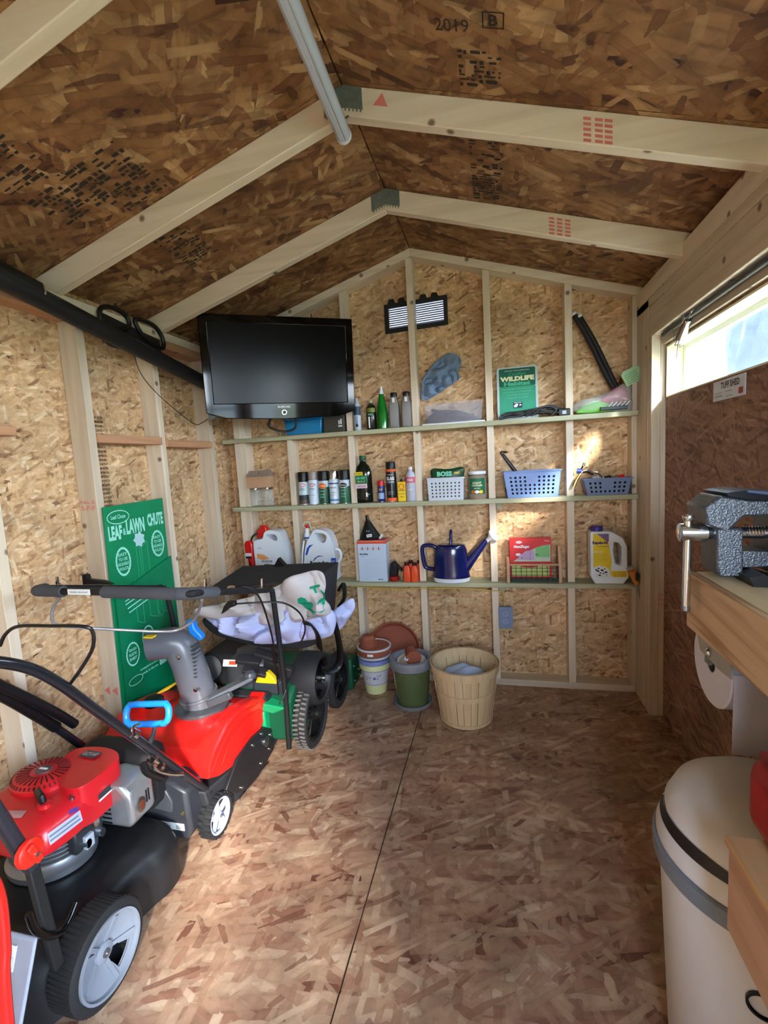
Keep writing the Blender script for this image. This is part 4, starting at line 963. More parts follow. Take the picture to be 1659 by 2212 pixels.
M().tube([(.075, -.005, z+.20), (.045, -.005, z+.215), (.005, -.005, z+.213), (-.008, -.005, z+.19), (-.002, -.005, z+.12), (.008, -.005, z+.085), (.035, -.005, z+.075), (.062, -.005, z+.072)], .0125, n=12).build('side_handle', NAVY, t)
M().tube([(.158, .042, z+.222), (.16, .04, z+.27), (.163, .008, z+.298), (.165, -.03, z+.285), (.163, -.048, z+.225)], .0085, n=10).build('top_handle', NAVY, t)
# harvest trug with boxed feeder
t = thing('garden_trug', 'wooden ended green wire garden trug on the lowest shelf', 'basket', (.61, .01, z))
TW = wood('trug_wood', (206, 166, 130), (170, 124, 90), knots=False)
for x in (.469, .745):
    M().prism([(-.036, z), (.075, z), (.078, z+.10), (.04, z+.14), (.03, z+.2 if x > .6 else z+.14), (.012, z+.2 if x > .6 else z+.14), (-.036, z+.105)], 'x', x, x+.018).build('end_board', TW, t, bevel=.003, grain='z')
M().cyl((.487, -.034, z+.104), (.745, -.034, z+.104), .006, n=10).build('front_rail', TW, t)
WG = mat('wire_green', (12, 52, 44), .4)
b = M()
for i in range(10): x = .492+i*.028; b.tube([(x, -.034, z+.10), (x, -.036, z+.04), (x, -.02, z+.006), (x, .06, z+.004)], .0013, n=5, smooth=3)
for zz in (.025, .045, .065, .085): b.cyl((.487, -.0365, z+zz), (.745, -.0365, z+zz), .0013, n=5)
for i in range(10): b.cyl((.487, -.0345+.0022*i, z+.028-.0025*i), (.745, -.0345+.0022*i, z+.028-.0025*i), .0018, n=5)
o = b.build('wire_mesh', WG, t); o['kind'] = 'stuff'
t = thing('feeder_box', 'red and pale green hummingbird feeder box standing in the trug', 'box', (.60, .01, z+.012))
M().box(.489, .712, .002, .05, z+.012, z+.245).build('carton', mat('carton_red', (214, 36, 44), .4), t, bevel=.001)
cv = [(.005, 0)]
arc = [(x, .09*math.sin(min(1, max(0, x/.2))*PI/2)) for x in [i*.02 for i in range(11)]]
patch([(.20, 0)]+[(0.0, 0)]+[(a, b_*1.05) for a, b_ in arc[1:]], (.507, .0012, z+.115), mat('carton_pale', (186, 206, 186), .5), t, u=(1, 0, 0), v=(0, 0, 1))
patch([(0, 0), (.085, 0), (.085, .055), (.04, .05), (0, .015)], (.535, .0006, z+.125), mat('carton_lilac', (190, 160, 200), .5), t)
patch([(0, 0), (.075, 0), (.075, .07), (.0, .055)], (.628, .0006, z+.14), mat('carton_leaf', (120, 190, 120), .5), t)
text('HumZinger', (.555, .0010, z+.198), .085, .02, WHITEP, t, bold=.05); patch(ell(0, 0, .017, .007), (.54, .0008, z+.225), WHITEP, t); text('Aspects', (.54, .0002, z+.225), .026, .006, REDP, t)
patch(ell(0, 0, .014, .008), (.535, .0002, z+.155), WHITEP, t); M().box(.598, .5995, -.0002, .0004, z+.12, z+.2).build('fold_line', mat('fold', (110, 80, 110), .6, var=0), t)
patch(ell(0, 0, .05, .012), (.595, .0012, z+.092), REDP, t); M().box(.50, .70, .0008, .0015, z+.03, z+.10).build('pale_strip', mat('carton_lime', (190, 206, 120), .5), t)
for x, zz, s_ in ((.632, .155, .006), (.642, .152, .004), (.555, .135, .005)): patch([(-s_, 0), (0, s_*.8), (s_*1.4, 0), (0, -s_*.6)], (x, .0003, z+zz), DGREEN, t, 'printed_bird')
text('8 oz', (.69, .001, z+.232), .022, .008, WHITEP, t)
# repellent jug
t = jug('repellent_jug', 'white jug with yellow label and purple cap near the corner', [(.925, z), (1.075, z), (1.098, z+.03), (1.092, z+.075), (1.05, z+.085), (1.03, z+.20), (1.005, z+.275), (.975, z+.283), (.915, z+.283), (.906, z+.27), (.908, z+.05), (.914, z+.01)],
        [(.985, z+.27), (.99, z+.265)], -.034, .055, z, JW, None, None) if False else thing('repellent_jug', 'white jug with yellow label and purple cap near the corner', 'jug', (1.0, .01, z))
P2 = [(.928, z), (1.072, z), (1.096, z+.035), (1.096, z+.062), (1.09, z+.078), (1.088, z+.20), (1.07, z+.245), (1.03, z+.272), (1.005, z+.283), (.913, z+.283), (.907, z+.272), (.908, z+.04)]
H = [(1.024, z+.225), (1.045, z+.222), (1.06, z+.20), (1.062, z+.105), (1.055, z+.097), (1.03, z+.11), (1.02, z+.18)]
M().prism(P2, 'y', -.034, .055, holes=[H]).build('jug_body', JW, t, bevel=.006, seg=3)
M().lathe([(.031, 0), (.031, .022), (.028, .026)], (.947, .01, z+.283), n=22).build('cap', mat('purple', (62, 52, 140), .35), t)
YL = mat('label_yellow', (238, 208, 40), .5, var=.02)
patch([(.921, z+.09), (.985, z+.09), (1.005, z+.07), (1.088, z+.07), (1.088, z+.036), (1.02, z+.036), (1.005, z+.05), (1.012, z+.12), (1.0, z+.2), (.998, z+.272), (.921, z+.272)], (0, -.0345, 0), YL, t)
patch([(.94, .272), (.998, .272), (.998, .23), (.985, .232)], (0, -.035, z), mat('label_mauve', (120, 100, 140), .5), t)
text('Repels-All', (.955, -.0355, z+.222), .075, .022, mat('purple_print', (70, 50, 120), .6, var=0), t, bold=.05); text('animal repellent', (.972, -.0355, z+.203), .06, .006, TXT, t)
text('READY TO USE', (.945, -.0355, z+.174), .045, .007, WHITEP, t, bold=.04)
for k in range(5): text('protects plants shrubs and property', (.958, -.0355, z+.16-.009*k), .066, .004, TXT, t, bold=0)
patch([(.925, .09), (.93, .034), (1.0, .034), (.998, .072), (.975, .094), (.945, .1)], (0, -.035, z), WHITEP, t)
ra = random.Random(3)
for k in range(16): x, zz, s_ = .932+.062*ra.random(), .045+.04*ra.random(), .002+.0035*ra.random(); patch([(-s_*1.5, 0), (0, s_), (s_*1.6, s_*.3), (s_, -s_)], (x, -.0355, z+zz), TXT, t, 'printed_animal')
for k in range(3): text('32 fl oz concentrate', (1.05, -.0355, z+.062-.009*k), .06, .005, TXT, t)
# weeder tool
t = thing('weeding_fork', 'weeding tool with orange and green grip hanging by the corner post', 'hand tool', (1.112, -.06, z))
A = at(1364, 1232, 'y', -.062); B = at(1376, 1262, 'y', -.062); Cc = at(1394, 1345, 'y', -.062)
dz = (B-A)
M().tube([A, A+dz*.35, B], lambda u: .021-.009*u, n=14).build('grip', mat('grip_orange', (214, 130, 50), .5), t)
M().sph(A+dz*.45+Vector((.012, -.006, 0)), (.012, .016, .026)).build('green_pad', mat('pad_green', (30, 66, 52), .6), t)
M().lathe([(.02, 0), (.022, .004), (.018, .012)], A-dz*.1, (-dz.x, 0, -dz.z), n=16).build('clear_end', CLEARP, t)
M().cyl(B, Cc, .0045, .003, n=10).build('shaft', STEEL, t)
M().tube([(1.09, -.0425, z-.004), (1.12, -.05, z-.012), (1.128, -.066, z-.008)], .0018, n=6).build('hook', STEEL, t)
# outlet and cable
t = thing('outlet_box', 'grey double electrical outlet on the stud', 'outlet', (.458, -.0, .41))
M().box(.428, .490, -.012, .045, .36, .465).build('box', mat('outlet_grey', (120, 138, 170), .4), t, bevel=.004)
M().box(.4185, .4965, -.0175, -.0125, .349, .4765).build('cover_plate', MATS['outlet_grey'], t, bevel=.003)
for zz in (.435, .39):
    M().prism(ell(.457, zz, .016, .014, 16), 'y', -.019, -.0175).build('socket', mat('outlet_face', (142, 160, 192), .4), t)
    for dx, dz_, w_, h_ in ((-.006, .003, .0014, .004), (.006, .003, .0014, .004), (0, -.006, .002, .002)): M().box(.457+dx-w_, .457+dx+w_, -.0198, -.0191, zz+dz_-h_, zz+dz_+h_).build('slot', BLACK, t)
t = thing('yellow_cable', 'yellow electrical cable running below the lowest shelf to the outlet', 'cable', (0, .0, .58))
M().tube([(-.46, -.006, .585), (-.2, -.006, .572), (0, -.006, .578), (.2, -.006, .58), (.40, -.006, .567), (.43, -.003, .565), (.447, .01, .54), (.45, .03, .50), (.452, .03, .468)], .0032, n=7).build('cable', mat('cable_yellow', (220, 190, 70), .5), t)
# ================================================================== ON THE FLOOR BY THE BACK WALL
t = thing('terracotta_saucer', 'large terracotta saucer leaning on the back wall behind the pots', 'saucer', (-.22, .03, 0))
ax_ = Vector((0, -.93, .36))
M().lathe([(.125, -.002), (.150, .0), (.168, .034), (.160, .036), (.145, .010), (0, .008)], (-.215, .026, .176), ax_, n=48, cap=False).build('dish', TERRA, t)
M().lathe([(.0, -.002), (.126, -.002)], (-.215, .026, .176), ax_, n=40, cap=False).build('base', TERRA, t)
GLZ = mat('glaze_white', (214, 216, 224), .2, coat=.4, var=.02); GLY = mat('glaze_yellow', (226, 232, 170), .2, coat=.4, var=.02); GLB = mat('glaze_blue', (130, 146, 206), .25, var=.03)
c = (-.295, -.155, 0)
t = thing('painted_pot', 'white, yellow and blue glazed flower pot with painted flowers', 'flower pot', c)
def pr_(z): return .062+(.090-.062)*z/.21
M().lathe([(pr_(0)-.006, 0), (pr_(0), .004), (pr_(.06), .06)], c, n=36, cap=True).build('yellow_base', GLY, t)
M().lathe([(pr_(.06)+.0003, .06), (pr_(.155)+.0003, .155)], c, n=36, cap=False).build('pot_body', GLZ, t)
M().lathe([(.089, .155), (.094, .158), (.094, .185), (.092, .186)], c, n=36, cap=False).build('yellow_rim', GLY, t)
M().lathe([(.0925, .186), (.0965, .189), (.0965, .21), (.088, .212), (.080, .2), (.071, .13), (0, .13)], c, n=36, cap=False).build('blue_rim', GLB, t)
M().lathe([(pr_(.065)+.0008, .065), (pr_(.068)+.0008, .068)], c, n=36, cap=False).build('blue_line', GLB, t)
M().lathe([(pr_(.145)+.0008, .145), (pr_(.148)+.0008, .148)], c, n=36, cap=False).build('blue_line', GLB, t)
FB = mat('flower_blue', (84, 92, 190), .4, var=0); FG = mat('flower_green', (96, 140, 140), .4, var=0)
for k, (dx, dz, s_, m_) in enumerate(((.012, .108, .011, FB), (-.012, .112, .006, FG), (.03, .106, .006, FG), (.042, .122, .006, FG), (-.03, .104, .006, FG), (-.042, .112, .008, mat('flower_pink', (206, 170, 190), .4, var=0)), (.052, .128, .004, FB), (-.026, .118, .004, FB), (.028, .125, .004, FB))):
    r_ = pr_(dz)+.0012
    patch([(s_*math.cos(a)*(1 if i % 2 else .55), s_*math.sin(a)*(1 if i % 2 else .55)) for i, a in enumerate([2*PI*i/12 for i in range(12)])], (c[0]+dx, c[1]-.07, dz), m_, t, 'painted_flower', wrap=((c[0], c[1]), r_))
# stack on top
s1 = thing('white_saucer', 'white glazed saucer lying on the painted pot', 'saucer', (c[0], c[1], .213))
M().lathe([(.07, 0), (.092, .006), (.098, .022), (.094, .022), (.086, .010), (0, .008)], (c[0], c[1], .2125), n=40).build('dish', GLZ, s1)
s2 = thing('glazed_terracotta_saucer', 'terracotta saucer with white glazed inside and a price sticker', 'saucer', (c[0], c[1], .235))
M().lathe([(.078, 0), (.095, .004), (.1, .038), (.097, .042)], (c[0], c[1], .235), n=40).build('dish', TERRA, s2)
M().lathe([(.1005, .036), (.101, .044), (.094, .046), (.085, .036), (.0, .034)], (c[0], c[1], .235), n=40).build('glazed_inside', GLZ, s2)
M().rings([[Vector((c[0]+.1005*math.sin(a), c[1]-.1005*math.cos(a), z_)) for a in [-.17+.085*i+.02 for i in range(5)]] for z_ in (.248, .262)], False, False).build('sticker', WHITEP, s2)
M().sph((c[0]+.035, c[1]-.03, .2745), (.006, .004, .004)).build('speck', BLACK, s2)
s3 = thing('small_terracotta_pots', 'little terracotta pot upside down in two small saucers', 'flower pot', (c[0]-.035, c[1], .271))
q = (c[0]-.032, c[1]-.008, .271)
M().lathe([(.040, 0), (.05, .004), (.052, .016), (.049, .018)], q, n=30).build('saucer', TERRA, s3); M().lathe([(.038, .016), (.049, .020), (.050, .030), (.046, .032)], q, n=30).build('saucer', TERRA, s3)
M().lathe([(.043, .030), (.044, .046), (.039, .048), (.032, .068), (.030, .070), (.008, .070)], q, n=30).build('pot', TERRA, s3); M().lathe([(.0, .0705), (.008, .0705)], q, n=14).build('drain_hole', BLACK, s3)
# green pot
c = (-.058, -.265, 0)
t = thing('green_pot', 'olive green glazed pot with a broad grey rim on a grey saucer', 'flower pot', c)
GG = mat('pot_grey', (124, 128, 136), .5, var=.15, scale=30)
M().lathe([(.090, 0), (.104, .004), (.110, .024), (.106, .026), (.098, .012), (0, .01)], c, n=44).build('grey_saucer', GG, t)
M().lathe([(.086, .012), (.09, .02), (.103, .20), (.103, .21)], c, n=44, cap=True).build('green_body', mat('pot_green', (88, 104, 68), .22, coat=.5, var=.15, scale=8), t)
M().lathe([(.103, .21), (.119, .222), (.121, .258), (.116, .266), (.097, .268), (.092, .26), (.092, .212), (.0, .212)], c, n=44, cap=False).build('grey_rim', GG, t)
s1 = thing('cream_saucer', 'cream saucer tilted inside the green pot', 'saucer', (c[0], c[1], .215))
M().lathe([(.05, 0), (.075, .004), (.080, .02), (.077, .02), (.07, .008), (0, .006)], (c[0]+.003, c[1]+.002, .226), (.04, -.12, 1), n=36).build('dish', mat('cream_glaze', (208, 196, 180), .3), s1)
s2 = thing('round_terracotta_pot', 'small terracotta pot on its side with a sticker, inside the green pot', 'flower pot', (c[0], c[1], .23))
M().lathe([(.0, -.038), (.03, -.036), (.034, .0), (.042, .03), (.044, .045), (.038, .045)], (c[0]+.002, c[1]+.02, .272), (.35, -.8, -.15), n=30).build('pot_body', TERRA, s2)
M().obox((c[0]-.018, c[1]-.036, .268), (.022, .002, .018), (-.5, .5, 0)).build('sticker', LGREY, s2)
# bushel basket
c = (.241, -.365, 0)
BK = wood('bushel_veneer', (214, 190, 150), (180, 148, 104), sc=40, contrast=.5, knots=False)
t = thing('bushel_basket', 'round slatted bushel basket holding a pale blue cloth', 'basket', c)
def br(z): return .130+(.170-.130)*(z/.29)
ns = 26
for k in range(ns):
    a = 2*PI*k/ns; da = 2*PI/ns*.47
    inn = (k % 2)*.0022
    o_, i_ = [], []
    for z_ in (.006, .08, .16, .23, .292):
        for L_, r_ in ((o_, br(z_)-inn), (i_, br(z_)-inn-.0022)):
            L_.append([Vector((c[0]+r_*math.cos(a+s_*da), c[1]+r_*math.sin(a+s_*da), z_)) for s_ in (-1, 0, 1)])
    b = M(); rr = []
    for A_, B_ in zip(o_, i_): rr.append(A_+list(reversed(B_)))
    b.rings(rr, True, True).build('slat', BK, t, grain='z')
for z0_, z1_, e, nm in ((.262, .302, .005, 'top_hoop'), (.148, .176, .003, 'middle_hoop'), (.004, .022, .003, 'bottom_hoop')):
    M().lathe([(br(z0_)+.0005, z0_), (br(z0_)+e, z0_), (br(z1_)+e, z1_), (br(z1_)+.0005, z1_)], c, n=60, cap=False).build(nm, BK, t)
M().lathe([(br(.262)-.008, .262), (br(.302)-.008, .302), (br(.302)-.005, .302), (br(.262)-.005, .262)], c, n=60, cap=False).build('inner_hoop', BK, t)
M().lathe([(0, .012), (.128, .012), (.128, .006)], c, n=40).build('bottom', BK, t)
s1 = thing('blue_cloth', 'pale blue crumpled cloth inside the bushel basket', 'cloth', (c[0], c[1], .02))
pts = [Vector((c[0]+.125*math.cos(a)*(1+.08*math.sin(3*a)), c[1]-.005+.128*math.sin(a), .165)) for a in [2*PI*i/12 for i in range(12)]]
M().pillow(pts, (0, .05, 1), .10, folds=.022, seed=31, fs_=15, fdir=(1, .6, 0), back=.55, rings=14).build('cloth_body', mat('cloth_paleblue', (178, 200, 232), .85), s1)
patch(ell(0, 0, .012, .022, 14), (c[0]+.07, c[1]-.083, .235), mat('cloth_green', (40, 150, 120), .8, var=0), s1, 'printed_patch', u=(1, .3, 0), v=(0, .6, .8))

# ================================================================== LEFT WALL: green board
t = thing('lawn_chute_board', 'folded green corrugated board lettered LEAF & LAWN CHUTE against the studs', 'board', (-1.15, -.9, .0))
tilt = .03
def bd(y, z, o=0): return Vector((-1.148+o-.0*z, y, z))
BE = mat('board_edge', (0, 108, 70), .6)
M().hexa([(-1.160, -1.112, .004), (-1.160, -.735, .004), (-1.164, -.735, .004), (-1.164, -1.112, .004), (-1.160, -1.085, 1.215), (-1.160, -.725, 1.222), (-1.164, -.725, 1.222), (-1.164, -1.085, 1.215)]).build('back_sheet', BGREEN, t)
M().hexa([(-1.1475, -1.095, .004), (-1.1475, -.715, .004), (-1.1515, -.715, .004), (-1.1515, -1.095, .004), (-1.1475, -1.085, .835), (-1.1475, -.722, .935), (-1.1515, -.722, .935), (-1.1515, -1.085, .835)]).build('front_sheet', mat('board_green2', (0, 124, 82), .45), t)
ub = (0, 1, 0)
def bt(s_, y, z_, w_, h_, m_=None, front=False, **k): text(s_, (-1.1467 if front else -1.1592, y, z_), w_, h_, m_ or mat('board_print', (150, 226, 206), .6, var=0), t, u=ub, v=(0, 0, 1), **k)
bt('LEAF', -1.035, 1.10, .075, .062, bold=.05); bt('&', -.985, 1.098, .016, .03); bt('LAWN', -.918, 1.115, .11, .066, bold=.05); bt('CHUTE', -.79, 1.128, .105, .06, bold=.05)
BP = MATS['board_print']
def ringp(y, z_, ry, rz_, w_, x=-1.1590, teeth=0):
    b = M(); n = 48; o_ = [(y+ry*(1+(.05 if teeth and i % 2 else 0))*math.cos(2*PI*i/n), z_+rz_*(1+(.05 if teeth and i % 2 else 0))*math.sin(2*PI*i/n)) for i in range(n)]
    i_ = [(y+(ry-w_)*math.cos(2*PI*i/n), z_+(rz_-w_)*math.sin(2*PI*i/n)) for i in range(n)]
    b.add([(x, *p) for p in o_]+[(x, *p) for p in i_], [(i, (i+1) % n, n+(i+1) % n, n+i) for i in range(n)]).build('printed_ring', BP, t, smooth=False)
ringp(-1.01, 1.165, .062, .03, .004); bt('Leaf Chute', -1.01, 1.167, .08, .018)
for (y, z_) in ((-1.01, .97), (-.79, 1.01)):
    ringp(y, z_, .042, .062, .008, teeth=1)
    for k, s_ in enumerate(('EASY', 'TO USE', 'REUSABLE', 'FOLDS')): bt(s_, y, z_+.032-.021*k, .05 if k != 2 else .06, .014, bold=.03)
lnp = mat('board_line', (60, 180, 140), .6, var=0)
def bl(pts, x=-1.1588, m_=None, w_=.0025):
    for a, b_ in zip(pts, pts[1:]):
        d = Vector((0, b_[0]-a[0], b_[1]-a[1])); n_ = Vector((0, -d.z, d.y)).normalized()*w_/2; A_ = Vector((x, *a)); B_ = Vector((x, *b_))
        M().add([A_-n_, B_-n_, B_+n_, A_+n_], [(0,1,2,3)]).build('printed_line', m_ or lnp, t, smooth=False)
bl([(-.93, 1.03), (-.93, .86), (-.90, .83), (-.86, .86), (-.86, 1.035), (-.90, 1.01), (-.93, 1.03)]); bl([(-.90, 1.01), (-.90, .83)]); bl([(-.912, 1.015), (-.912, .85)])
M().add([(-1.1586, -.905+.034*math.cos(2*PI*i/14)*(1.1 if i % 2 else .8), 1.05+.034*math.sin(2*PI*i/14)*(1.1 if i % 2 else .8)) for i in range(14)], [tuple(range(14))]).build('printed_leaves', mat('board_pale', (170, 210, 214), .6, var=0), t, smooth=False)
for z_ in (.885, .873): bt('holds bags wide open', -.775, z_+.01, .07, .006)
for z_, y, w_ in ((.80, -.99, .10), (.785, -.97, .14), (.765, -.93, .2), (.745, -.95, .15)): bl([(y-w_/2, z_), (y+w_/2, z_+w_*.22)], x=-1.1466, m_=BP, w_=.005)
for (y, z_) in ((-1.03, .56), (-.93, .60)):
    b_ = None; ringp(y, z_, .038, .052, .006, x=-1.1464, teeth=1)
    for k, s_ in enumerate(('TOUGH', 'PLASTIC', 'SHEET')): bt(s_, y, z_+.02-.02*k, .045, .013, front=True, bold=.03)
for y0_, y1_ in ((-.98, -.94), (-.90, -.85), (-.82, -.77)): bl([(y0_, .80), (y0_, .69), (y1_, .67), (y1_, .80)], x=-1.1466)
bl([(-.85, .70), (-.83, .66), (-.80, .70)], x=-1.1466); bt('fold along the line and insert into bag', -.93, .47, .14, .012, front=True); bt('made in the usa', -.94, .45, .1, .01, front=True)
ringp(-1.03, .44, .042, .02, .003, x=-1.1464)
patch(rrect(-.024, .024, -.03, .03, .004), (-1.1464, -.855, .47), BP, t, u=ub, v=(0, 0, 1))
t = thing('yellow_tie', 'short yellow plastic stick poking up beside the green board', 'stick', (-1.0, -.9, .38))
M().tube([at(340, 1498, 'x', -1.0), at(360, 1488, 'x', -1.0), at(386, 1472, 'x', -1.0)], lambda u: .003+.004*math.sin(PI*u)).build('stick', mat('stick_yellow', (236, 190, 40), .4), t)

# ================================================================== LEAF VACUUM
def wheel(parent, c, R_, w, tire, rim, rimr, spokes=6, tread=0, hubm=STEEL, name='wheel', side=1, treadm=None, solid=.0):
    """wheel with its axle along x; side=+1 shows the face towards +x"""
    c = Vector(c); g = M().lathe([(rimr, -w*.42), (rimr+.006, -w*.5), (R_*.93, -w*.5), (R_, -w*.32), (R_, w*.32), (R_*.93, w*.5), (rimr+.006, w*.5), (rimr, w*.42)], c, (1, 0, 0), n=44, cap=False).build(name, tire, parent)
    parent = g
    if tread:
        b = M()
        for k in range(tread):
            a = 2*PI*k/tread
            for s_ in (-1, 1):
                rr = Vector((0, math.cos(a+s_*PI/tread/2), math.sin(a+s_*PI/tread/2))); tg_ = Vector((0, -rr.z, rr.y))
                p = c+Vector((s_*w*.26, 0, 0))+rr*(R_+.0015)
                b.bar(p-Vector((w*.2, 0, 0)), p+Vector((w*.2, 0, 0))+tg_*s_*R_*.02, R_*1.3*PI/tread*.62, .004, up=rr)
        o = b.build('tyre_tread', treadm or tire, g, ang=20); o['kind'] = 'stuff'
    M().lathe([(rimr*.86, -w*.4), (rimr+.001, -w*.42), (rimr+.001, w*.42), (rimr*.95, w*.44), (rimr*.86, w*.30)], c, (1, 0, 0), n=44, cap=False).build('rim', rim, parent)
    sp = side*w*.12
    for k in range(spokes):
        a = 2*PI*k/spokes+.3; d = Vector((0, math.cos(a), math.sin(a)))
        M().bar(c+Vector((sp, 0, 0))+d*rimr*.15, c+Vector((sp, 0, 0))+d*rimr*.93, rimr*.16+solid, .010, up=(1, 0, 0)).build('spoke', rim, parent, bevel=.002)
    M().lathe([(rimr*.22, -w*.3), (rimr*.24, side*w*.3), (rimr*.16, side*w*.42)], c, (1, 0, 0), n=24).build('hub', rim, parent)
    M().lathe([(rimr*.08, side*w*.3), (rimr*.10, side*w*.5), (rimr*.05, side*w*.56)], c, (1, 0, 0), n=12).build('axle_nut', hubm, parent)
    return g
t = thing('leaf_vacuum', 'green and black walk behind leaf vacuum with tall wheels and a black foam handle', 'garden machine', (-.65, -.55, 0))
VAC = t
DUSTY = mat('dusty_rubber', (112, 108, 104), .9, var=.25, scale=40, bump=.4)
BLK2 = mat('black_dusty', (40, 40, 44), .6, var=.2)
wheel(t, (-.468, -.712, .157), .153, .062, BLK2, BLACK, .118, 5, tread=46, treadm=DUSTY)
wheel(t, (-.462, -.345, .151), .151, .046, BLK2, BLACK, .112, 5)
for y, zc in ((-.712, .157), (-.345, .151)): M().cyl((-.49, y, zc), (-.85, y, zc), .008).build('axle', STEEL, t)
# wide idler wheel above
wheel(t, (-.478, -.655, .312), .125, .125, BLK2, BLACK, .100, 5)
M().cyl((-.49, -.64, .338), (-.6, -.64, .338), .01).build('axle', STEEL, t)
# housing
M().prism([(-.86, .10), (-.62, .06), (-.30, .05), (-.22, .12), (-.24, .26), (-.45, .34), (-.80, .33), (-.87, .28)], 'x', -.86, -.505).build('impeller_housing', DGREEN, t, bevel=.02)
gb = [at(px, py, 'y', -.83) for px, py in ((541, 1468), (606, 1476), (614, 1540), (592, 1556), (548, 1512))]
M().prism([(-.745, .275), (-.604, .262), (-.602, .10), (-.645, .07), (-.74, .14)], 'y', -.91, -.862).build('green_cover', GREEN, t, bevel=.008)
M().prism([(-.745, .278), (-.604, .266), (-.560, .255), (-.50, .285), (-.62, .30), (-.74, .30)], 'y', -.905, -.80).build('cover_lid', GREEN, t, bevel=.006)
M().box(-.716, -.668, -.9125, -.9105, .175, .215).build('sticker', WHITEP, t); text('LTA', (-.692, -.913, .195), .038, .016, mat('sticker_green', (20, 110, 90), .6, var=0), t)
# green side shroud at the far end
gs = M().prism([(-.22, .02), (-.03, .03), (-.02, .10), (-.10, .20), (-.22, .21)], 'x', -.54, -.42); gs.build('green_shroud', DGREEN, t, bevel=.012)
for y, z_ in ((-.17, .06), (-.08, .09), (-.07, .05), (-.17, .15)): M().cyl((-.419, y, z_), (-.413, y, z_), .006).build('bolt', CHROME, t)
# engine
M().lathe([(.12, 0), (.125, .01), (.12, .09), (.10, .13), (.06, .145), (0, .148)], (-.74, -.72, .33), n=30, sx=1.15, sy=.95).build('engine_cowl', DGREY, t, ang=50)
M().box(-.70, -.55, -.84, -.64, .30, .375).build('engine_tank', mat('tank_dark', (58, 64, 72), .25, var=.05), t, bevel=.02)
M().prism([(-.665, .372), (-.56, .372), (-.575, .40), (-.60, .425), (-.64, .425), (-.655, .40)], 'y', -.86, -.83).build('yellow_guard', YELLOW, t, bevel=.004)
M().obox((-.79, -.85, .455), (.07, .004, .03), (-.4, 0, .05)).build('warning_sticker', WHITEP, t); M().obox((-.775, -.853, .458), (.035, .004, .016), (-.4, 0, .05)).build('warning_sticker', ORANGE, t)
for k, (x, y, z_, a) in enumerate(((-.66, -.86, .43, .5), (-.70, -.84, .47, .3), (-.63, -.80, .48, .7))): M().obox((x, y, z_), (.11, .05, .02), (.3, a*.5, .2)).build('engine_bracket', BLK2, t, bevel=.004)
M().lathe([(.045, 0), (.06, .02), (.06, .05), (.04, .06)], (-.93, -.78, .40), (.2, -1, .25), n=24).build('pulley', BLK2, t)
M().cyl((-.932, -.845, .41), (-.933, -.853, .412), .008).build('bolt', CHROME, t)
M().box(-.98, -.78, -.80, -.55, .30, .47).build('engine_block', BLACKM, t, bevel=.03)
M().obox((-.575, -.80, .42), (.14, .03, .05), (.2, .3, 0)).build('side_bracket', BLK2, t, bevel=.005)
M().cyl((-.56, -.84, .455), (-.56, -.85, .457), .009).build('bolt', CHROME, t)
# bag hood (black, open top) and bags
q = [at(424, 1288, 'y', -.86), at(700, 1238, 'y', -.74), at(731, 1214, 'y', -.52), at(525, 1222, 'y', -.46)]
dn = Vector((0, 0, -.010))
M().hexa([p+dn for p in q]+q).build('bag_top_flap', mat('fabric_black', (42, 43, 47), .85, var=.1, scale=60), t, bevel=.003)
q2 = [q[1], q[2], at(722, 1335, 'y', -.54), at(700, 1300, 'y', -.74)]
M().hexa([q2[3], q2[2], q2[2]+Vector((-.01, 0, 0)), q2[3]+Vector((-.01, 0, 0)), q2[0], q2[1], q2[1]+Vector((-.01, 0, 0)), q2[0]+Vector((-.01, 0, 0))]).build('bag_side_flap', MATS['fabric_black'], t, bevel=.003)
M().prism([(p.x, p.z) for p in [at(px, py, 'y', -.50) for px, py in ((595, 1222), (604, 1204), (620, 1222))]], 'y', -.52, -.49).build('strap_tip', BLACK, t)
q3 = [at(px, py, 'y', -.74) for px, py in ((440, 1335), (470, 1372), (560, 1395), (655, 1400), (690, 1378), (640, 1345), (540, 1330))]
M().pillow(q3, (0, -1, .2), .04, folds=.01, seed=2).build('bag_base', MATS['fabric_black'], t)
M().tube([at(732, 1275, 'y', -.6), at(742, 1262, 'y', -.6), at(744, 1290, 'y', -.6), at(732, 1310, 'y', -.6)], .018, n=8, flat=.5).build('strap_buckle', BLACK, t)
b = M()
pts = [at(px, py, 'y', -.93) for px, py in ((452, 1332), (470, 1356), (505, 1378), (560, 1392), (610, 1396), (640, 1380), (655, 1345), (690, 1358), (705, 1370), (720, 1360), (722, 1320), (700, 1330), (600, 1330), (520, 1322))]
pts = [at(px, py, 'y', -.79) for px, py in ((450, 1330), (468, 1354), (510, 1376), (560, 1388), (612, 1391), (655, 1384), (700, 1378), (721, 1365), (722, 1325), (690, 1310), (600, 1312), (520, 1318))]
M().pillow(pts, (-.1, -1, .25), .05, folds=.05, seed=40, fs_=15, fdir=(1, 0, -1.2), rings=16, res=6).build('lower_bag', mat('bag_lilac', (188, 196, 236), .8), t)
pts = [at(px, py, 'y', -.81) for px, py in ((414, 1326), (440, 1312), (500, 1300), (560, 1282), (620, 1256), (668, 1234), (696, 1236), (704, 1262), (700, 1290), (712, 1308), (712, 1328), (690, 1333), (640, 1345), (598, 1352), (560, 1349), (542, 1336), (500, 1333), (465, 1338))]
_ub = M().pillow(pts, (-.1, -1, .35), .05, folds=.045, seed=17, fs_=13, fdir=(1.2, 0, .7), rings=18, res=6)
UB = M(); UB.v = list(_ub.v); UB.f = list(_ub.f)
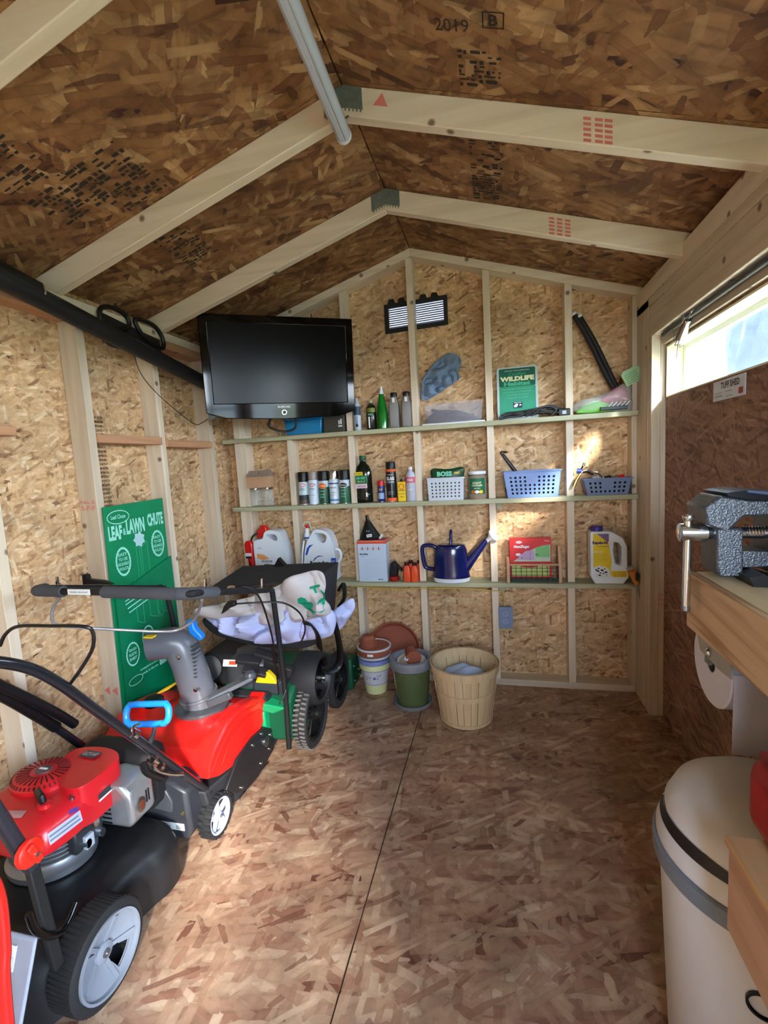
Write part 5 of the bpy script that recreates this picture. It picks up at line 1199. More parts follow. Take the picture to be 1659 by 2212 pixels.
_ub.build('upper_bag', mat('bag_taupe', (190, 184, 182), .85), t)
pts = [at(px, py, 'y', -.62) for px, py in ((722, 1352), (716, 1325), (735, 1308), (752, 1295), (764, 1294), (767, 1312), (758, 1330), (742, 1352), (728, 1366))]
M().pillow(pts, (0, -1, .2), .03, folds=.03, seed=23, fs_=20).build('bag_corner', MATS['bag_lilac'], t)
# logo printed on the bag
BVH = BVHTree.FromPolygons(UB.v, UB.f)
LG = mat('logo_green', (14, 146, 112), .7, var=0)
def lp(poly): 
    L2 = []
    for a, b_ in zip(poly, poly[1:]+poly[:1]): L2 += [a, ((a[0]+b_[0])/2, (a[1]+b_[1])/2)]
    P3 = []
    for px, py in L2:
        d = (Fv + Rv*((px-829.5)/FPX) - Uv*((py-1106)/FPX)).normalized()
        h_ = BVH.ray_cast(CAM, d)[0]
        P3.append((h_ if h_ is not None else at(px, py, 'y', -.86))-d*.004)
    tr = tessellate_polygon([[Vector((p.x, p.z, 0)) for p in P3]])
    M().add([p+Vector((0, -.0, 0)) for p in P3], [tuple(k) for k in tr]).build('printed_logo', LG, t, smooth=False)
lp([(642, 1294), (650, 1290), (660, 1293), (664, 1300), (676, 1303), (684, 1306), (690, 1296), (700, 1290), (703, 1300), (698, 1312), (702, 1318), (694, 1324), (684, 1322), (676, 1327), (668, 1318), (660, 1314), (652, 1306), (644, 1304)])
lp([(668, 1268), (690, 1262), (692, 1267), (682, 1270), (686, 1280), (681, 1282), (676, 1272), (669, 1273)])
lp([(694, 1274), (701, 1282), (703, 1296), (699, 1292), (697, 1283), (691, 1276)])
lp([(662, 1329), (680, 1328), (690, 1331), (676, 1333), (664, 1332)])
# straps down to the wheels
M().tube([at(655, 1345, 'y', -.90), at(672, 1350, 'y', -.88), at(686, 1372, 'y', -.84), at(690, 1400, 'y', -.80)], .026, n=8, flat=.22, smooth=5).build('strap', BLACK, t)
M().tube([at(706, 1318, 'y', -.80), at(722, 1345, 'y', -.76), at(734, 1400, 'y', -.70), at(731, 1435, 'y', -.68), at(712, 1450, 'y', -.72), at(695, 1445, 'y', -.75)], .02, n=8, flat=.3, smooth=5).build('strap', BLACK, t)
# handle
h = [(-.50, -.905, .10), (-.50, -.90, .40), (-.50, -.935, .78), (-.495, -.96, .835), (-.49, -1.03, .855), (-.45, -1.46, .972), (-.452, -1.50, .982), (-.49, -1.52, .985), (-.8, -1.505, .983), (-1.03, -1.495, .98), (-1.075, -1.47, .978), (-1.09, -1.42, .968), (-1.03, -1.03, .86), (-1.02, -.96, .84), (-1.02, -.93, .78), (-1.0, -.90, .40)]
M().tube(h, .0115, n=12, smooth=5).build('handlebar', BLACKM, t)
M().tube([(-1.083, -1.44, .972), (-1.06, -1.487, .979), (-1.02, -1.495, .98), (-.94, -1.5, .981)], .0185, n=14).build('foam_grip', mat('foam', (70, 72, 78), .9), t)
M().cyl((-.775, -1.505, .983), (-.49, -1.52, .985), .0185, n=14).build('foam_grip', MATS['foam'], t)
M().tube([(-.51, -1.519, .985), (-.468, -1.51, .983), (-.452, -1.46, .972), (-.455, -1.4, .956)], .0185, n=14).build('foam_grip', MATS['foam'], t)
M().obox((-.86, -1.517, .985), (.085, .002, .018), (0, 0, 0)).build('sticker', WHITEP, t); text('WARNING 1-800-345-6007', (-.86, -1.5185, .985), .07, .006, TXG, t)
M().prism([(p.x, p.z) for p in [at(px, py, 'y', -1.30) for px, py in ((183, 1262), (181, 1240), (190, 1240), (194, 1250), (226, 1254), (246, 1262))]], 'y', -1.31, -1.29).build('lever', BLACK, t, bevel=.003)
M().tube([at(186, 1262, 'y', -1.30), at(187, 1242, 'y', -1.30)], .004, n=6).build('lever_spring', CHROME, t)
M().tube([at(124, 1262, 'y', -1.46), at(123, 1246, 'y', -1.46)], .005, n=8).build('stud_bolt', CHROME, t)
for px, y in ((443, -1.34), (566, -1.05)): M().tube([at(px, 1272, 'y', y), at(px, 1250, 'y', y)], .005, n=8).build('stud_bolt', CHROME, t)
M().lathe([(.014, -.01), (.018, 0), (.018, .012), (.012, .02)], at(500, 1278, 'y', -1.2), n=18).build('throttle_knob', CHROME, t)
M().prism([(p.x, p.z) for p in [at(px, py, 'y', -1.2) for px, py in ((480, 1326), (486, 1308), (494, 1298), (508, 1298), (510, 1308), (498, 1312), (490, 1320))]], 'y', -1.21, -1.19).build('throttle_lever', BLACK, t, bevel=.002)
M().tube([at(508, 1270, 'y', -1.2), at(535, 1268, 'y', -1.18), at(560, 1290, 'y', -1.15), at(580, 1345, 'y', -1.1), at(592, 1400, 'y', -1.05), at(590, 1430, 'y', -.98)], .0035, n=6).build('control_cable', BLACK, t)
M().tube([at(505, 1305, 'y', -1.2), at(550, 1302, 'y', -1.15), at(610, 1302, 'y', -1.1), at(648, 1325, 'y', -1.05), at(659, 1360, 'y', -1.0), at(648, 1392, 'y', -.95)], .0035, n=6).build('control_cable', BLACK, t)
M().tube([at(586, 1395, 'y', -1.03), at(594, 1430, 'y', -.96), at(602, 1500, 'y', -.93)], .003, n=6).build('control_cable', BLACK, t)
M().tube([at(618, 1490, 'x', -.49), at(606, 1520, 'x', -.49), at(603, 1515, 'x', -.49)], .002, n=5).build('clip', STEEL, t)

# ================================================================== SNOW BLOWER
t = thing('snow_blower', 'red and black single stage snow blower with a tall grey chute', 'garden machine', (-.85, -1.15, 0))
CHG = mat('chute_grey', (92, 96, 104), .28, var=.08)
def hoodprof(x):
    """(y,z) section of the red auger hood; the middle is lower to take the chute"""
    k = 1 if (x > -.70 or x < -1.04) else 0
    d = .0 if k else -.035
    return [(-1.315, .235), (-1.31, .272), (-1.27, .315), (-1.18, .365+d), (-1.08, .375+d), (-.98, .358+d), (-.90, .332+d*.5), (-.862, .300), (-.855, .268), (-.90, .215), (-1.0, .165), (-1.12, .165), (-1.25, .20)]
rsx = []
for x in (-1.115, -1.11, -1.07, -1.03, -.98, -.85, -.76, -.70, -.665, -.63, -.618, -.612):
    pf = hoodprof(x); e = 0
    if x in (-1.115, -.612): pf = [(-1.1+(y+1.1)*.965, .26+(z_-.26)*.93) for y, z_ in pf]
    rsx.append([Vector((x, y, z_)) for y, z_ in pf])
M().rings(rsx).build('hood', mat('hood_red', (222, 28, 24), .26, coat=.3, var=.03), t, ang=30, bevel=0)
M().prism([(-.93, .33), (-.885, .345), (-.848, .318), (-.842, .262), (-.875, .235), (-.90, .27)], 'x', -.672, -.608).build('hood_flange', MATS['hood_red'], t, bevel=.006)
M().tube([(-.6105, -1.30, .25), (-.6105, -1.20, .318), (-.6105, -1.08, .345), (-.6105, -.96, .33)], .006, n=8).build('hood_rib', MATS['hood_red'], t)
M().tube([(-.6095, -1.24, .235), (-.6095, -1.16, .295), (-.6095, -1.02, .306), (-.6095, -.93, .285)], .004, n=8).build('hood_rib', MATS['hood_red'], t)
# black housing
M().prism([(-1.31, .07), (-1.34, .20), (-1.15, .165), (-.95, .17), (-.86, .25), (-.82, .23), (-.80, .12), (-.84, .04), (-.95, .012), (-1.15, .02)], 'x', -1.11, -.618).build('auger_housing', BLK2, t, bevel=.006)
M().prism([(-.905, .328), (-.86, .338), (-.815, .30), (-.79, .18), (-.80, .08), (-.835, .06), (-.85, .20), (-.865, .27)], 'x', -1.10, -.600).build('front_lip', BLK2, t, bevel=.006)
sp_ = [(-1.24, .135), (-1.15, .20), (-1.02, .215), (-.92, .20), (-.85, .15), (-.83, .10), (-.86, .055), (-1.0, .028), (-1.10, .035), (-1.17, .07)]
M().prism(sp_, 'x', -.614, -.600).build('side_plate', mat('plate_black', (28, 29, 33), .4, var=.2), t, bevel=.003)
for y, z_ in ((-1.14, .075), (-1.03, .185), (-.98, .07), (-.955, .19), (-.88, .14), (-.90, .085)): M().lathe([(.007, 0), (.007, .004), (.004, .006)], (-.600, y, z_), (1, 0, 0), n=12).build('bolt', CHROME, t)
M().lathe([(.022, 0), (.022, .006), (.012, .009)], (-.600, -.925, .135), (1, 0, 0), n=20).build('auger_bearing', STEEL, t)
M().bar((-.612, -1.14, .022), (-.612, -.90, .014), .006, .012).build('scraper_bar', CHROME, t)
wheel(t, (-.618, -1.290, .0745), .0745, .048, RUBBER, mat('wheel_white', (186, 192, 210), .35, var=.03), .062, 5, tread=0, solid=.010, side=1)
b = M(); cw = Vector((-.618, -1.290, .0765))
for k in range(22):
    for s_ in (-1, 1):
        a = 2*PI*(k+.25*(s_+1))/22; rr = Vector((0, math.cos(a), math.sin(a)))
        p = cw+rr*.0735; b.bar(p+Vector((s_*.003, 0, 0)), p+Vector((s_*.023, 0, 0)), .011, .007, up=rr)
o = b.build('tyre_tread', RUBBER, t, ang=20); o['kind'] = 'stuff'
wheel(t, (-1.10, -1.290, .0745), .0745, .04, RUBBER, MATS['wheel_white'], .062, 5, side=1)
M().cyl((-.62, -1.29, .0745), (-1.10, -1.29, .0745), .008).build('axle', STEEL, t)
# rear body
M().prism([(-1.08, .06), (-.655, .06), (-.640, .10), (-.645, .24), (-.70, .27), (-1.05, .30), (-1.09, .2)], 'y', -1.40, -1.30).build('lower_cowl', mat('cowl_black', (46, 48, 54), .4, var=.15), t, bevel=.012)
M().box(-1.02, -.725, -1.47, -1.36, .20, .415).build('engine_body', BLACKM, t, bevel=.035, seg=3)
M().lathe([(.055, 0), (.075, .004), (.07, .012), (.03, .015)], (-.86, -1.468, .31), (0, -1, .1), n=24).build('engine_fan_cover', BLACKM, t)
M().prism([(-.80, .175), (-.705, .165), (-.70, .205), (-.72, .245), (-.79, .25), (-.81, .22)], 'y', -1.408, -1.398).build('plug_panel', DGREY, t, bevel=.003)
M().cyl((-.765, -1.409, .218), (-.765, -1.414, .218), .007).build('primer_button', RED, t)
M().box(-.765, -.665, -1.4035, -1.4015, .098, .123).build('sticker', WHITEP, t); text('|||||||', (-.685, -1.4042, .11), .022, .016, TXT, t); text('serial', (-.735, -1.4042, .112), .03, .006, TXG, t)
M().cyl((-.665, -1.4015, .165), (-.665, -1.406, .165), .006).build('bolt', mat('brass2', (160, 140, 90), .3, metal=.8), t)
# fuel cap, decal
M().lathe([(.035, 0), (.038, .006), (.038, .022), (.03, .03), (0, .032)], at(333, 1522, 'y', -1.20), n=24).build('fuel_cap', BLACK, t)
dc = M().add([(-.86, -1.005, .3285), (-.73, -1.005, .3285), (-.72, -.955, .3215), (-.85, -.95, .3205)], [(0,1,2,3)]); dc.build('decal', mat('decal_grey', (120, 114, 116), .4), t)
text('TORO', (-.79, -.985, .330), .07, .018, WHITEP, t, u=(1, 0, 0), v=(0, .98, -.15))
# chute
cb = Vector((-.832, -1.02, .335))
M().lathe([(.105, -.02), (.112, 0), (.112, .014), (.09, .02)], cb, n=36).build('chute_ring', DGREY, t)
M().bar(at(452, 1508, 'y', -1.10), at(548, 1460, 'y', -1.04), .06, .016).build('chute_arm', CHG, t, bevel=.005)
M().bar(at(450, 1520, 'y', -1.12), at(500, 1500, 'y', -1.10), .03, .03).build('chute_arm', DGREY, t, bevel=.005)
M().lathe([(.022, -.012), (.026, 0), (.02, .012)], at(540, 1458, 'y', -1.04), n=18).build('arm_knob', DGREY, t)
top = at(398, 1400, 'y', -1.06)
cpath = [cb+Vector((-.0, 0, 0)), cb+(top-cb)*.5, top+Vector((0, 0, -.03)), top+Vector((-.02, -.01, .02)), top+Vector((-.055, -.03, .032)), top+Vector((-.12, -.06, .028))]
M().tube(cpath, lambda u: .072-.012*u, n=20, smooth=5).build('chute', CHG, t, ang=60)
M().lathe([(.056, 0), (.054, .001), (.0, .002)], cpath[-1], (-.12, -.06, 0), n=20).build('chute_mouth', BLACK, t)
M().lathe([(.078, 0), (.080, .004), (.078, .012)], cb+(top-cb)*.2, (top-cb), n=30).build('chute_seam', CHG, t)
for px, py in ((423, 1490), (386, 1420)): q = at(px, py, 'y', -1.135); M().lathe([(.009, 0), (.009, .004), (.005, .006)], q, (0, -1, 0), n=12).build('bolt', CHROME, t)
M().box(*[v for v in (top.x-.105, top.x-.065, -1.16, -1.13, top.z+.078, top.z+.084)]).build('yellow_sticker', YELLOW, t)
b = M()
for k in range(9): b.obox(top+Vector((.062, -.01, .02-.016*k)), (.012, .05, .005), (0, .3, 0))
o = b.build('chute_ratchet', DGREY, t); o['kind'] = 'stuff'
bl_ = [at(px, py, 'y', -1.12) for px, py in ((403, 1340), (418, 1336), (422, 1356), (440, 1376), (434, 1384), (412, 1368))]
M().prism([(p.x, p.z) for p in bl_], 'y', -1.13, -1.10).build('deflector_trigger', BLUE, t, bevel=.006)
# crank rod
M().tube([at(130, 1290, 'y', -1.42), at(116, 1310, 'y', -1.42), at(112, 1335, 'y', -1.42), at(124, 1350, 'y', -1.4), at(180, 1356, 'y', -1.38), at(250, 1360, 'y', -1.3), at(345, 1364, 'y', -1.2), at(385, 1360, 'y', -1.15), at(418, 1340, 'y', -1.14), at(432, 1312, 'y', -1.2), at(436, 1296, 'y', -1.25)], .0055, n=10).build('chute_rod', mat('rod_grey', (176, 178, 180), .3, metal=.6), t)
# blue ring handle
hc = at(318, 1545, 'y', -1.40)
ring = [(hc.x+a, hc.y-.0+b_*.35, hc.z+b_) for a, b_ in rrect(-.088, .088, -.026, .034, .024, 3)]
tl = Matrix.Rotation(math.radians(-6), 3, 'Y')
ring = [hc+tl@(Vector(p)-hc) for p in ring]
M().tube(ring, .011, n=10, smooth=3, closed=True).build('shoot_handle', mat('handle_blue', (24, 140, 240), .28, coat=.3), t)
M().tube([hc+Vector((.03, 0, -.03)), hc+Vector((.02, .0, -.06)), hc+Vector((.0, .0, -.10))], .008, n=8).build('handle_stem', DGREY, t)
# handlebars
hr = [(-.63, -1.30, .17), (-.645, -1.405, .318), (-.65, -1.50, .447), (-.65, -1.71, .722), (-.652, -1.795, .835), (-.66, -1.86, .905), (-.68, -1.935, .955), (-.74, -1.99, .985), (-.85, -2.01, .995), (-1.0, -2.0, .99), (-1.07, -1.95, .965), (-1.09, -1.85, .90), (-1.095, -1.62, .685), (-1.095, -1.35, .32), (-1.09, -1.30, .2)]
M().tube(hr, .0135, n=14, smooth=6).build('handlebar', mat('bar_black', (26, 28, 34), .22, coat=.5), t)
M().tube([(-1.095, -1.70, .77), (-1.095, -1.60, .66), (-1.095, -1.46, .48)], .019, n=12).build('bar_sleeve', BLACK, t)
M().tube([(-1.07, -1.66, .75), (-1.06, -1.50, .57), (-1.06, -1.42, .47)], .016, n=12).build('bar_sleeve', BLACK, t)
q = [at(0, 1395, 'y', -1.80), at(12, 1370, 'y', -1.80), at(40, 1353, 'y', -1.80), at(110, 1352, 'y', -1.79), at(180, 1353, 'y', -1.78), at(200, 1365, 'y', -1.77), at(200, 1400, 'y', -1.77), at(178, 1440, 'y', -1.77), at(151, 1478, 'x', -.652)]
M().tube(q, .0045, n=8, smooth=5).build('bail', BLACK, t)
for k, (px, py) in enumerate(((290, 1585), (330, 1640), (345, 1655))):
    a = at(px, py, 'x', -.648); M().lathe([(.0155, -.008), (.0155, .008)], a, (0, -.6, .75), n=14, cap=False).build('cable_clip', CHROME, t)
M().tube([at(283, 1592, 'x', -.64), at(287, 1572, 'x', -.64), at(300, 1564, 'x', -.64)], .004, n=8).build('wire_hook', CHROME, t)
M().tube([at(330, 1650, 'x', -.63), at(340, 1665, 'x', -.63), at(370, 1672, 'x', -.63), at(395, 1672, 'x', -.63)], .006, n=8).build('cable_end', CHROME, t)
M().tube([at(310, 1650, 'x', -.66), at(318, 1668, 'x', -.66), at(350, 1680, 'x', -.66)], .012, n=8).build('bracket', BLACK, t)

# ================================================================== MOWER
t = thing('lawn_mower', 'red engined lawn mower with large grey spoked rear wheel, nearest the camera', 'lawn mower', (-.85, -1.68, 0))
c = (-.573, -1.818, .117)
RG = mat('rim_grey', (116, 124, 136), .4, var=.05)
TW_ = .05
RWH = M().lathe([(.095, -.070), (.112, -.074), (.117, -.060), (.1185, -.010), (.117, -.002), (.108, .004), (.0975, .0035), (.095, -.002)], (c[0]-.004, c[1], c[2]), (1, 0, 0), n=60, cap=False).build('rear_wheel', mat('tyre_dark', (22, 23, 25), .75, var=.2, scale=50), t)
mow = t; t = RWH
b = M()
for k in range(64):
    a = 2*PI*k/64; rr = Vector((0, math.cos(a), math.sin(a))); tg_ = Vector((0, -rr.z, rr.y)); cc = Vector(c)
    b.bar(cc+rr*.1165+Vector((-.072, 0, 0)), cc+rr*.1165+Vector((-.008, 0, 0))+tg_*.005, .006, .005, up=rr)
o = b.build('tyre_tread', MATS['tyre_dark'], t, ang=20); o['kind'] = 'stuff'
cc = Vector(c)
def yz(r_, a): return (c[1]+r_*math.cos(a), c[2]+r_*math.sin(a))
outer = [yz(.0945, 2*PI*i/60) for i in range(60)]
holes = []
for k in range(1):
    a0 = -.80
    holes.append([yz(.030, a0-.42), yz(.030, a0+.30), yz(.074, a0+.34), yz(.078, a0), yz(.074, a0-.34)])
dish = lambda y, z_, w_: (c[0]-.006-.030*max(0, 1-math.hypot(y-c[1], z_-c[2])/.088)+w_, y, z_)
mid_ = [yz(.055, -.80+.6+k*.28) for k in range(19)]
RR = [.020, .030, .045, .060, .075, .084, .0945]; NA = 72; b = M(); vs_ = []; fs_ = []
for w_ in (0, -.006):
    for r_ in RR:
        for i in range(NA): vs_.append(dish(*yz(r_, 2*PI*i/NA), w_))
for s_ in (0, 1):
    o_ = s_*len(RR)*NA
    for j in range(len(RR)-1):
        for i in range(NA):
            a = (2*PI*(i+.5)/NA+.80+PI) % (2*PI)-PI
            if 1 <= j <= 3 and abs(a) < (.40 if j > 1 else .5): continue
            fs_.append((o_+j*NA+i, o_+j*NA+(i+1) % NA, o_+(j+1)*NA+(i+1) % NA, o_+(j+1)*NA+i))
b.add(vs_, fs_).build('wheel_disc', RG, t)
M().lathe([(.095, -.014), (.0965, .0), (.096, .004), (.090, .003), (.088, -.008)], c, (1, 0, 0), n=60, cap=False).build('rim', RG, t)
for a0 in (-.80-.62, -.80+.62, -.80+PI*.62, -.80-PI*.62, -.80+PI-.12, -.80+PI+.12):
    M().prism([yz(.020, a0-.28), yz(.020, a0+.28), yz(.082, a0+.06), yz(.082, a0-.06)], 'x', -.002, .005, f=dish).build('spoke', RG, t)
M().lathe([(.028, -.040), (.025, -.020), (.016, -.016)], c, (1, 0, 0), n=30).build('hub', RG, t)
M().lathe([(.011, -.0165), (.010, -.013), (.006, -.012)], c, (1, 0, 0), n=20).build('hub_cap', DGREY, t); M().lathe([(.0055, -.0125), (.004, -.009)], c, (1, 0, 0), n=12).build('axle_nut', STEEL, t)
t = mow
M().cyl((-.60, -1.818, .117), (-1.1, -1.818, .117), .008).build('axle', STEEL, t)
# left rear wheel
M().lathe([(.095, -.02), (.117, -.02), (.117, .02), (.095, .02)], (-1.10, -1.818, .1175), (1, 0, 0), n=40).build('rear_wheel', MATS['tyre_dark'], t)
# deck
def deckring(z_, s_, extra=0):
    pts = [(-.66, -1.93), (-.645, -1.70), (-.625, -1.60), (-.61, -1.56), (-.62, -1.49), (-.68, -1.44), (-.80, -1.425), (-1.0, -1.43), (-1.10, -1.48), (-1.12, -1.6), (-1.11, -1.93)]
    P3 = catmull([Vector((a, b_, 0)) for a, b_ in pts], 3, True); m_ = Vector((-.87, -1.66, 0))
    return [m_+(p-m_)*s_+Vector((0, 0, z_)) for p in P3]
DK = mat('deck_black', (26, 27, 29), .42, var=.25, scale=22)
M().rings([deckring(.028, 1.0), deckring(.07, 1.0), deckring(.13, .985), deckring(.165, .94), deckring(.185, .84), deckring(.19, .6)]).build('deck', DK, t, ang=50)
for x in (-1.02, -.73): M().lathe([(.05, -.02), (.065, -.02), (.065, .02), (.05, .02)], (x, -1.51, .0652), (1, 0, 0), n=30).build('front_wheel', RUBBER, t)
# crankcase
ec = Vector((-.815, -1.695, 0))
M().lathe([(.115, .19), (.128, .196), (.130, .212), (.112, .218), (.10, .235), (.10, .30)], ec, n=40).build('crankcase', ALU, t)
for k in range(6): M().lathe([(.104, .232+k*.011), (.118, .234+k*.011), (.118, .237+k*.011), (.104, .239+k*.011)], ec, n=36, cap=False).build('cooling_fin', ALU, t)
M().box(-.75, -.68, -1.74, -1.62, .235, .30).build('cylinder_block', mat('block_dark', (76, 80, 84), .4, metal=.7, var=.2), t, bevel=.008)
for k, (y, z_) in enumerate(((-1.70, .25), (-1.64, .245), (-1.66, .285))): M().cyl((-.68, y, z_), (-.668, y, z_), .012).build('engine_bolt', CHROME, t)
M().box(-.69, -.668, -1.71, -1.675, .235, .27).build('spark_plate', LGREY, t, bevel=.003)
# red shroud
def shr(z_, s_, f=0):
    pts = [(-.675, -1.855), (-.655, -1.78), (-.655, -1.70), (-.665, -1.62), (-.70, -1.56), (-.775, -1.525), (-.86, -1.535), (-.92, -1.59), (-.965, -1.67), (-.975, -1.76), (-.93, -1.835), (-.83, -1.87), (-.74, -1.875)]
    P3 = catmull([Vector((a, b_, 0)) for a, b_ in pts], 3, True); m_ = Vector((-.815, -1.70, 0))
    return [m_+(p-m_)*s_+Vector((0, 0, z_-.02*max(0, (p.x+.70)/.05)*f)) for p in P3]
M().rings([shr(.312, 1.0), shr(.320, 1.008), shr(.343, 1.0), shr(.362, .95), shr(.378, .86), shr(.386, .70), shr(.388, .4)]).build('shroud', REDM, t, ang=50)
fc = Vector((-.850, -1.655, .388))
M().lathe([(.098, -.004), (.098, .008), (.086, .018), (.05, .022), (0, .023)], fc, n=48).build('fan_cover', REDM, t, ang=50)
b = M()
for k in range(28):
    a = 2*PI*k/28; d = Vector((math.cos(a), math.sin(a), 0)); b.bar(fc+d*.040+Vector((0, 0, .0225)), fc+d*.078+Vector((0, 0, .0200)), .0036, .0022)
for k in range(40):
    a = 2*PI*k/40; d = Vector((math.cos(a), math.sin(a), 0)); b.bar(fc+d*.087+Vector((0, 0, .0178)), fc+d*.094+Vector((0, 0, .0120)), .005, .0022)
o = b.build('fan_slots', mat('slot_dark', (70, 8, 10), .6, var=0), t, smooth=False); o['kind'] = 'stuff'
M().lathe([(.026, .0225), (.026, .026), (.022, .027)], fc, n=24).build('fan_boss', mat('boss_dark', (96, 70, 70), .4), t); M().box(fc.x-.014, fc.x+.014, fc.y-.004, fc.y+.004, fc.z+.0268, fc.z+.0285).build('boss_label', WHITEP, t)
# front lobe and decal
M().prism([(p.x, p.y) for p in catmull([Vector((a, b_, 0)) for a, b_ in ((-.658, -1.69), (-.655, -1.60), (-.665, -1.535), (-.72, -1.498), (-.80, -1.495), (-.855, -1.53), (-.83, -1.62), (-.75, -1.70), (-.69, -1.72))], 3, True)], 'z', .30, .408).build('tank_lobe', REDM, t, bevel=.022, seg=4)
M().add([(-.80, -1.565, .4115), (-.735, -1.57, .412), (-.73, -1.53, .411), (-.795, -1.522, .4105)], [(0,1,2,3)]).build('decal', mat('decal_dark', (70, 60, 62), .4), t)
text('GCV160', (-.765, -1.547, .4128), .055, .02, LGREY, t, u=(1, .02, 0), v=(0, 1, 0)); 
# starter rope handle
M().obox((-.745, -1.775, .412), (.072, .020, .026), (.2, -.15, -.6)).build('starter_grip', BLACK, t, bevel=.007, seg=3)
M().lathe([(.022, -.005), (.018, .02), (.006, .024)], (-.735, -1.775, .375), n=18).build('starter_boss', REDM, t)
M().cyl((-.69, -1.72, .38), (-.686, -1.72, .39), .009).build('shroud_bolt', STEEL, t)
# muffler
mf = M().prism([(-.735, .235), (-.60, .235), (-.588, .255), (-.590, .325), (-.62, .355), (-.70, .362), (-.735, .345)], 'y', -1.60, -1.475)
mf.build('muffler_guard', mat('muffler', (176, 180, 184), .32, metal=.75, var=.08), t, bevel=.014, seg=3)
M().lathe([(.019, 0), (.021, .004), (.015, .006)], (-.587, -1.555, .285), (1, 0, .0), n=24).build('exhaust_ring', STEEL, t); M().lathe([(.015, .004), (.012, .0065), (.0, .0068)], (-.587, -1.555, .285), (1, 0, 0), n=20).build('exhaust_pipe', mat('rust', (120, 60, 36), .6, metal=.5), t)
for k in range(2): M().box(-.5885, -.5865, -1.525+.012*k, -1.52+.012*k, .275, .31).build('guard_slot', BLACK, t)
for k in range(7): M().box(-.70, -.665, -1.6012, -1.5995, .245+.013*k, .250+.013*k).build('guard_slot', BLACK, t)
ENG = ('crankcase', 'cooling', 'cylinder', 'engine_bolt', 'spark', 'shroud', 'fan_', 'boss', 'tank_lobe', 'decal', 'lettering', 'starter', 'warning', 'small_label', 'model', 'muffler', 'exhaust', 'guard')
for o in list(t.children):
    if o.name.startswith(ENG):
        for v_ in o.data.vertices:
            w_ = v_.co+t.location
            w_ = Vector((w_.x-.115, -1.70+(w_.y+1.70)*.84+.04, (.2+(w_.z-.2)*1.17 if w_.z > .2 else w_.z)))
            v_.co = w_-t.location
bpy.context.view_layer.update()
SH = [o for o in t.children if o.name.startswith('shroud') and 'bolt' not in o.name][0]; bv = bvh_of(SH)
LSM = mat('label_silver', (176, 180, 200), .4)
decal([(102, 1802), (172, 1750), (178, 1772), (108, 1826)], bv, LSM, t, 'warning_label')
decal([(106, 1806), (168, 1760), (169, 1764), (107, 1810)], bv, TXG, t, 'label_print', off=.0022)
decal([(108, 1815), (172, 1767), (173, 1770), (109, 1818)], bv, TXG, t, 'label_print', off=.0022)
decal([(148, 1751), (168, 1742), (169, 1751), (149, 1761)], bv, mat('label_violet', (80, 40, 130), .4), t, 'small_label')
decal([(18, 1752), (58, 1752), (46, 1768), (30, 1768)], bv, mat('label_pinkish', (196, 150, 150), .4), t, 'small_label')
LB = [o for o in t.children if o.name.startswith('tank_lobe')][0]; bl2 = bvh_of(LB)
decal([(211, 1718), (236, 1694), (240, 1706), (214, 1732)], bl2, mat('label_dark', (50, 50, 54), .4), t, 'model_label')
decal([(212, 1729), (239, 1705), (240, 1708), (213, 1733)], bl2, WHITEP, t, 'label_print', off=.0024)
# handle brackets
M().bar((-.612, -1.925, .20), (-.612, -1.95, .50), .018, .026, up=(0, 1, 0)).build('handle_bracket', BLACKM, t, bevel=.004)
M().bar((-.612, -1.948, .475), (-.612, -2.06, .85), .028, .030, up=(0, 1, 0)).build('handle_tube', mat('tube_dark', (40, 40, 46), .45), t, bevel=.01, seg=3)
M().bar((-1.1, -1.935, .20), (-1.1, -2.06, .85), .030, .032, up=(0, 1, 0)).build('handle_tube', MATS['tube_dark'], t, bevel=.01)
M().bar((-.612, -2.055, .84), (-1.1, -2.055, .84), .028, .028).build('handle_cross_tube', MATS['tube_dark'], t, bevel=.01)
kn = at(66, 1842, 'x', -.585)
M().lathe([(.027, 0), (.031, .004), (.031, .014), (.022, .02), (.006, .021)], kn-Vector((.012, 0, 0)), (1, 0, 0), n=12, sx=1, sy=1).build('lock_knob', mat('knob_red', (236, 40, 26), .3), t, bevel=.002)
M().obox(kn+Vector((.012, 0, .0)), (.010, .018, .052), (.4, 0, 0)).build('knob_grip', MATS['knob_red'], t, bevel=.004); M().cyl(kn+Vector((.017, 0, 0)), kn+Vector((.021, 0, 0)), .005).build('knob_bolt', CHROME, t)
M().tube([at(px, py, 'x', -.60) for px, py in ((62, 1975), (76, 2008), (104, 2022), (134, 2012), (152, 1982), (166, 1948))], .008, n=10).build('height_lever', BLACKG, t)
M().hexa([(-1.05, -2.05, .05), (-.625, -2.05, .05), (-.625, -2.04, .05), (-1.05, -2.04, .05), (-1.05, -1.955, .30), (-.625, -1.955, .30), (-.625, -1.945, .30), (-1.05, -1.945, .30)]).build('rear_flap', mat('flap_grey', (150, 156, 170), .5), t, bevel=.006)
M().obox((-.72, -1.972, .262), (.10, .003, .05), (-.35, 0, 0)).build('flap_label', WHITEP, t); text('DANGER keep away', (-.72, -1.975, .264), .09, .012, TXT, t, v=(0, .35, 1))
# ================================================================== TELEVISION
a_ = math.radians(31); tu = Vector((math.cos(a_), math.sin(a_), 0)); tn = Vector((math.sin(a_)*.996, -math.cos(a_)*.996, -.087)); tz = Vector((math.sin(a_)*.087, -math.cos(a_)*.087, .996))
A = at(433, 690, 'y', -.66); Bq = None
